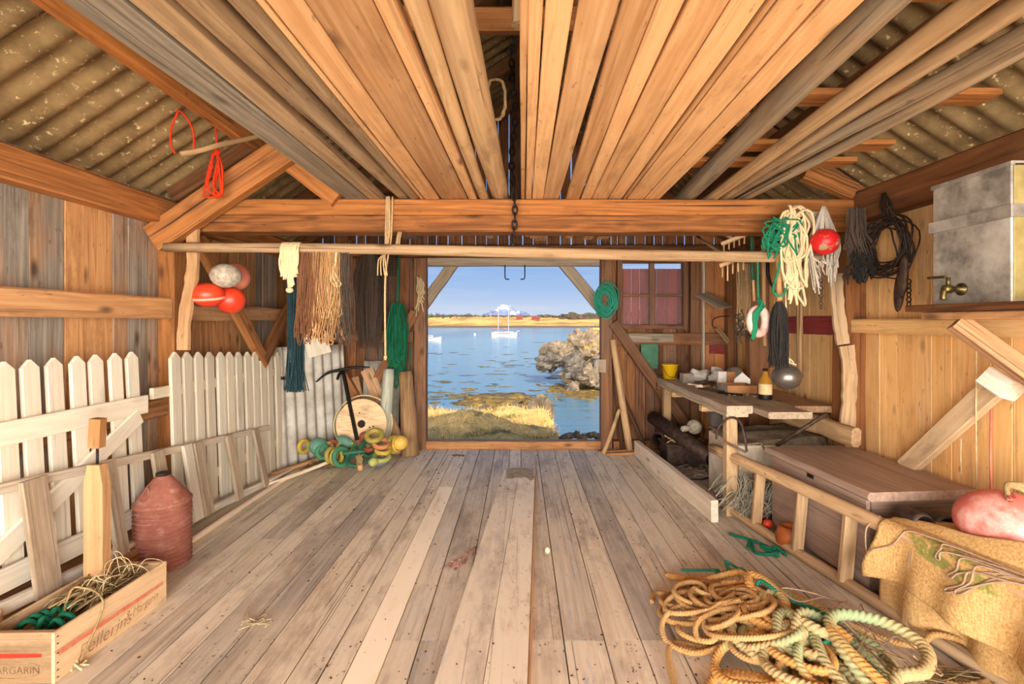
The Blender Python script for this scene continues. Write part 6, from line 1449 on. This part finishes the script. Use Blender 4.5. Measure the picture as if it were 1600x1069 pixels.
# mountains
t = NT('hazy_mountain_rock'); g = t.attr('gc'); n1 = t.noise(g, .012, 7, .7); ge = t.n('ShaderNodeNewGeometry'); sx = t.n('ShaderNodeSeparateXYZ'); t.l(ge.outputs['Position'], sx.inputs[0])
hh = t.math('ADD', t.rng(sx.outputs['Z'], 10, 90), t.rng(n1, .3, .7, -.55, .55))
col = t.mix(t.rng(hh, .50, .62), t.mix(t.rng(n1, .4, .6), C(104, 110, 132), C(78, 86, 110)), C(156, 160, 172)); M['mount'] = t.fin(col, 1.0, 0, 0)  # distance haze put into the bluish rock and snow colours
def ridge(u):
    x = 640+340*u; z = 0
    for px, py, w2 in ((787, 476, 26), (797, 478, 20), (768, 486, 22), (812, 486, 22), (822, 492, 12), (686, 489, 10), (693, 491, 12), (716, 495, 10), (724, 493, 10), (745, 493, 16), (660, 490, 30)):
        z = max(z, (503-py)*max(0, 1-abs(x-px)/(w2*1.25))**.8)
    return x, z
def mount(u, v):
    x, h = ridge(u); D = 2000+260*(v-.5); k = (1-abs(2*v-1))
    X = (x-VX)/F*2000*(1+.02*noise.noise(V((u*20, v*6, 0)))); hz_ = (h+1.8)*2000/F*(k**.9)+9*noise.noise(V((u*60, v*5, 2)))*k+5*noise.noise(V((u*150, v*11, 2)))*k
    return V((X, D, max(-3, hz_)))
mm = MB(); mm.sheet(mount, 300, 40); mm.struct('mountains', M['mount'])
# boats
M['hull'] = plain('white_boat_paint', (188, 184, 180), (170, 164, 158), .5, 0, 2)
M['redtrim'] = plain('red_boat_trim', (176, 82, 64), (150, 66, 52), .6, 0, 2)
M['bluec'] = plain('blue_grey_canvas', (84, 92, 116), (64, 70, 92), .8, 0, 2)
def hull(c, Ln, bw, h, sheer=.25):
    def fn(u, v):
        s = -1+2*u; w2 = bw*max(0.02, (1-abs(s)**2.6)); a = -1+2*v
        z = h*(1-abs(1-abs(a))*0)-0; ang = a*PI/2
        return V(c)+V((s*Ln/2*(1+.06*abs(math.sin(ang))), w2*math.sin(ang), -h*.35+(h*1.0+sheer*s*s)*abs(math.sin(ang))**.8))
    m = MB(); m.sheet(fn, 24, 16)
    dk = lambda u, v: V(c)+V(((-1+2*u)*Ln/2, bw*max(.02, 1-abs(-1+2*u)**2.6)*(-1+2*v)*.98, h*.60+sheer*(-1+2*u)**2))
    m.sheet(dk, 20, 4); return m
c = wx(788, 526); c.z = WZ; d = c.y; sc = d/F
sb = thing('sailboat', 'white two-masted sailboat anchored in the bay before the snowy mountain', 'boat', c)
hull(c, 38*sc, 1.15, 1.3, .35).build('hull', M['hull'], sb)
X_ = lambda px: (px-VX)*sc
MB().box((X_(787), d, WZ+1.15), (5.2, 1.5, .35), None, (.5, 0, 1), 0, .1).build('cabin', M['hull'], sb)
MB().box((X_(784), d, WZ+1.42), (1.7, 1.5, .55), None, (.5, 0, 1), 0, .15).build('sprayhood', M['bluec'], sb)
MB().box((X_(776), d, WZ+1.2), (1.5, 1.2, .35), None, (.5, 0, 1), 0, .1).build('cockpit_cover', M['redtrim'], sb)
MB().bar((X_(772), d-1.13, WZ+.95), (X_(804), d-.9, WZ+1.05), .04, .09).build('stripe', M['redtrim'], sb)
for px, top in ((778.5, 479), (794.5, 480)):
    z = CH-(top-VY)*sc; mp_ = MB().tube([(X_(px), d, WZ+.9), (X_(px), d, z)], .075, 6).build('mast', M['hull'], sb)
    MB().tube([(X_(px), d, WZ+2.2), (X_(px)-1.9, d, WZ+2.1)], .10, 6).build('boom', M['redtrim'], mp_)
MB().tube([(X_(807), d, WZ+1.35), (X_(812), d, WZ+1.6)], .06, 6).build('bowsprit', M['hull'], sb)
c = wx(676, 533); c.z = WZ; sc2_ = c.y/F; bt = thing('motor_boat', 'small white motor boat moored at the edge of the bay', 'boat', c)
hull(c+V((-.6, 0, 0)), 4.6, .9, 1.0, .25).build('hull', M['hull'], bt); MB().box(c+V((-.8, 0, .95)), (1.6, 1.1, .55), None, (.5, 0, .9), 0, .15).build('cabin', M['hull'], bt); MB().box(c+V((-.6, -.56, 1.05)), (1.0, .02, .25)).build('window', M['bluec'], bt)
c = wx(929, 522); c.z = WZ+.5; M['yboat'] = plain('yellow_boat_paint', (236, 204, 52), (214, 180, 40), .5, 0, 2)
bt = thing('yellow_boat', 'yellow and white boat lying behind the rock pile', 'boat', c)
hull(c+V((.6, 0, 0)), 5.0, 1.0, 1.1, .25).build('hull', M['hull'], bt); MB().box(c+V((.7, 0, 1.15)), (2.6, 1.3, .7), None, (.5, 0, 1), 0, .15).build('cabin', M['yboat'], bt); MB().bar(c+V((-1.4, -1.0, .75)), c+V((2.6, -1.0, .75)), .04, .22).build('stripe', M['yboat'], bt)
c = wx(742, 524); MB().ell(V((c.x, c.y, WZ+.25)), (.32, .32, .4), None, 14, 10).one('marker_buoy', M['hull'], 'tiny white marker buoy floating beside the sailboat', 'buoy')
# ------------------------------------------------------------------ light, sky, camera
w = bpy.data.worlds.new('sky'); SC.world = w; w.use_nodes = True; nt = w.node_tree; nt.nodes.clear()
def wn(t, **k):
    x = nt.nodes.new(t)
    for a, b in k.items(): setattr(x, a, b)
    return x
tc = wn('ShaderNodeTexCoord'); sp = wn('ShaderNodeSeparateXYZ'); nt.links.new(tc.outputs['Generated'], sp.inputs[0])
cr = wn('ShaderNodeValToRGB'); nt.links.new(sp.outputs['Z'], cr.inputs[0])
e = cr.color_ramp.elements
e[0].position = 0.0; e[0].color = C(214, 224, 242); e[1].position = 1.0; e[1].color = C(70, 120, 205)
for p_, c_ in ((.03, (200, 216, 242)), (.065, (172, 200, 240)), (.12, (146, 184, 236)), (.4, (116, 160, 222))):
    q = e.new(p_); q.color = C(*c_)
# thin streaks of cirrus low in the sky
mp = wn('ShaderNodeMapping'); mp.inputs['Scale'].default_value = (3, 3, 40); nt.links.new(tc.outputs['Generated'], mp.inputs[0])
nz = wn('ShaderNodeTexNoise'); nz.inputs['Scale'].default_value = 1.2; nz.inputs['Detail'].default_value = 5; nt.links.new(mp.outputs[0], nz.inputs['Vector'])
mr = wn('ShaderNodeMapRange'); nt.links.new(nz.outputs[0], mr.inputs[0]); mr.inputs[1].default_value = .5; mr.inputs[2].default_value = .8; mr.inputs[4].default_value = .45
mx = wn('ShaderNodeMix', data_type='RGBA'); nt.links.new(mr.outputs[0], mx.inputs[0]); nt.links.new(cr.outputs[0], mx.inputs[6]); mx.inputs[7].default_value = C(232, 236, 246)
# added bright lobe behind the boathouse, reaching below the horizon, to light the interior
hy = wn('ShaderNodeMapRange', interpolation_type='SMOOTHSTEP'); nt.links.new(sp.outputs['Y'], hy.inputs[0])
for i, q in enumerate((-.15, -.75, 0, 1)): hy.inputs[i+1].default_value = q
hzz = wn('ShaderNodeMapRange', interpolation_type='SMOOTHSTEP'); nt.links.new(sp.outputs['Z'], hzz.inputs[0])
for i, q in enumerate((.55, .2, 0, 1)): hzz.inputs[i+1].default_value = q
hzl = wn('ShaderNodeMapRange', interpolation_type='SMOOTHSTEP'); nt.links.new(sp.outputs['Z'], hzl.inputs[0])
for i, q in enumerate((-.62, -.45, 0, 1)): hzl.inputs[i+1].default_value = q
hz0 = wn('ShaderNodeMath', operation='MULTIPLY'); nt.links.new(hy.outputs[0], hz0.inputs[0]); nt.links.new(hzl.outputs[0], hz0.inputs[1]); hy = hz0
hz = wn('ShaderNodeMath', operation='MULTIPLY'); nt.links.new(hy.outputs[0], hz.inputs[0]); nt.links.new(hzz.outputs[0], hz.inputs[1])
mx2 = wn('ShaderNodeMix', data_type='RGBA'); nt.links.new(hz.outputs[0], mx2.inputs[0]); nt.links.new(mx.outputs[2], mx2.inputs[6]); mx2.inputs[7].default_value = (1.0, .93, .84, 1)
st = wn('ShaderNodeMapRange'); nt.links.new(hz.outputs[0], st.inputs[0]); st.inputs[3].default_value = SKY_FRONT; st.inputs[4].default_value = FILL_BACK
bg = wn('ShaderNodeBackground'); nt.links.new(mx2.outputs[2], bg.inputs[0]); nt.links.new(st.outputs[0], bg.inputs[1])
wo = wn('ShaderNodeOutputWorld'); nt.links.new(bg.outputs[0], wo.inputs[0])
try: w.cycles.sampling_method = 'MANUAL'; w.cycles.sample_map_resolution = 512
except Exception: pass

sl = bpy.data.lights.new('sun', 'SUN'); sl.energy = SUN; sl.angle = .009; sl.color = (1.0, .9, .74)
so = bpy.data.objects.new('sun', sl); COL.objects.link(so)
so.rotation_euler = V((-.36, .78, -.74)).to_track_quat('-Z', 'Y').to_euler(); so.location = (4, -6, 9)

cam = bpy.data.cameras.new('camera'); co = bpy.data.objects.new('camera', cam); COL.objects.link(co)
cam.sensor_width = 36; cam.lens = 36*F/1600; cam.clip_end = 8000; cam.clip_start = .05
co.location = (0, 0, CH); co.rotation_euler = (PI/2, 0, 0)
cam.shift_x = -(VX-800)/1600; cam.shift_y = -(534.5-VY)/1600
SC.camera = co
vs = SC.view_settings; vs.view_transform = 'Standard'; vs.look = 'None'; vs.gamma = 1.0; vs.use_curve_mapping = False; vs.exposure = EXPO
SC.cycles.max_bounces = 10; SC.cycles.diffuse_bounces = 7; SC.cycles.glossy_bounces = 3; SC.cycles.transmission_bounces = 8
SC.cycles.use_denoising = True; SC.cycles.sample_clamp_indirect = 8; SC.cycles.caustics_reflective = False; SC.cycles.caustics_refractive = False
for o in list(bpy.data.objects):
    if '_b' in o: del o['_b']
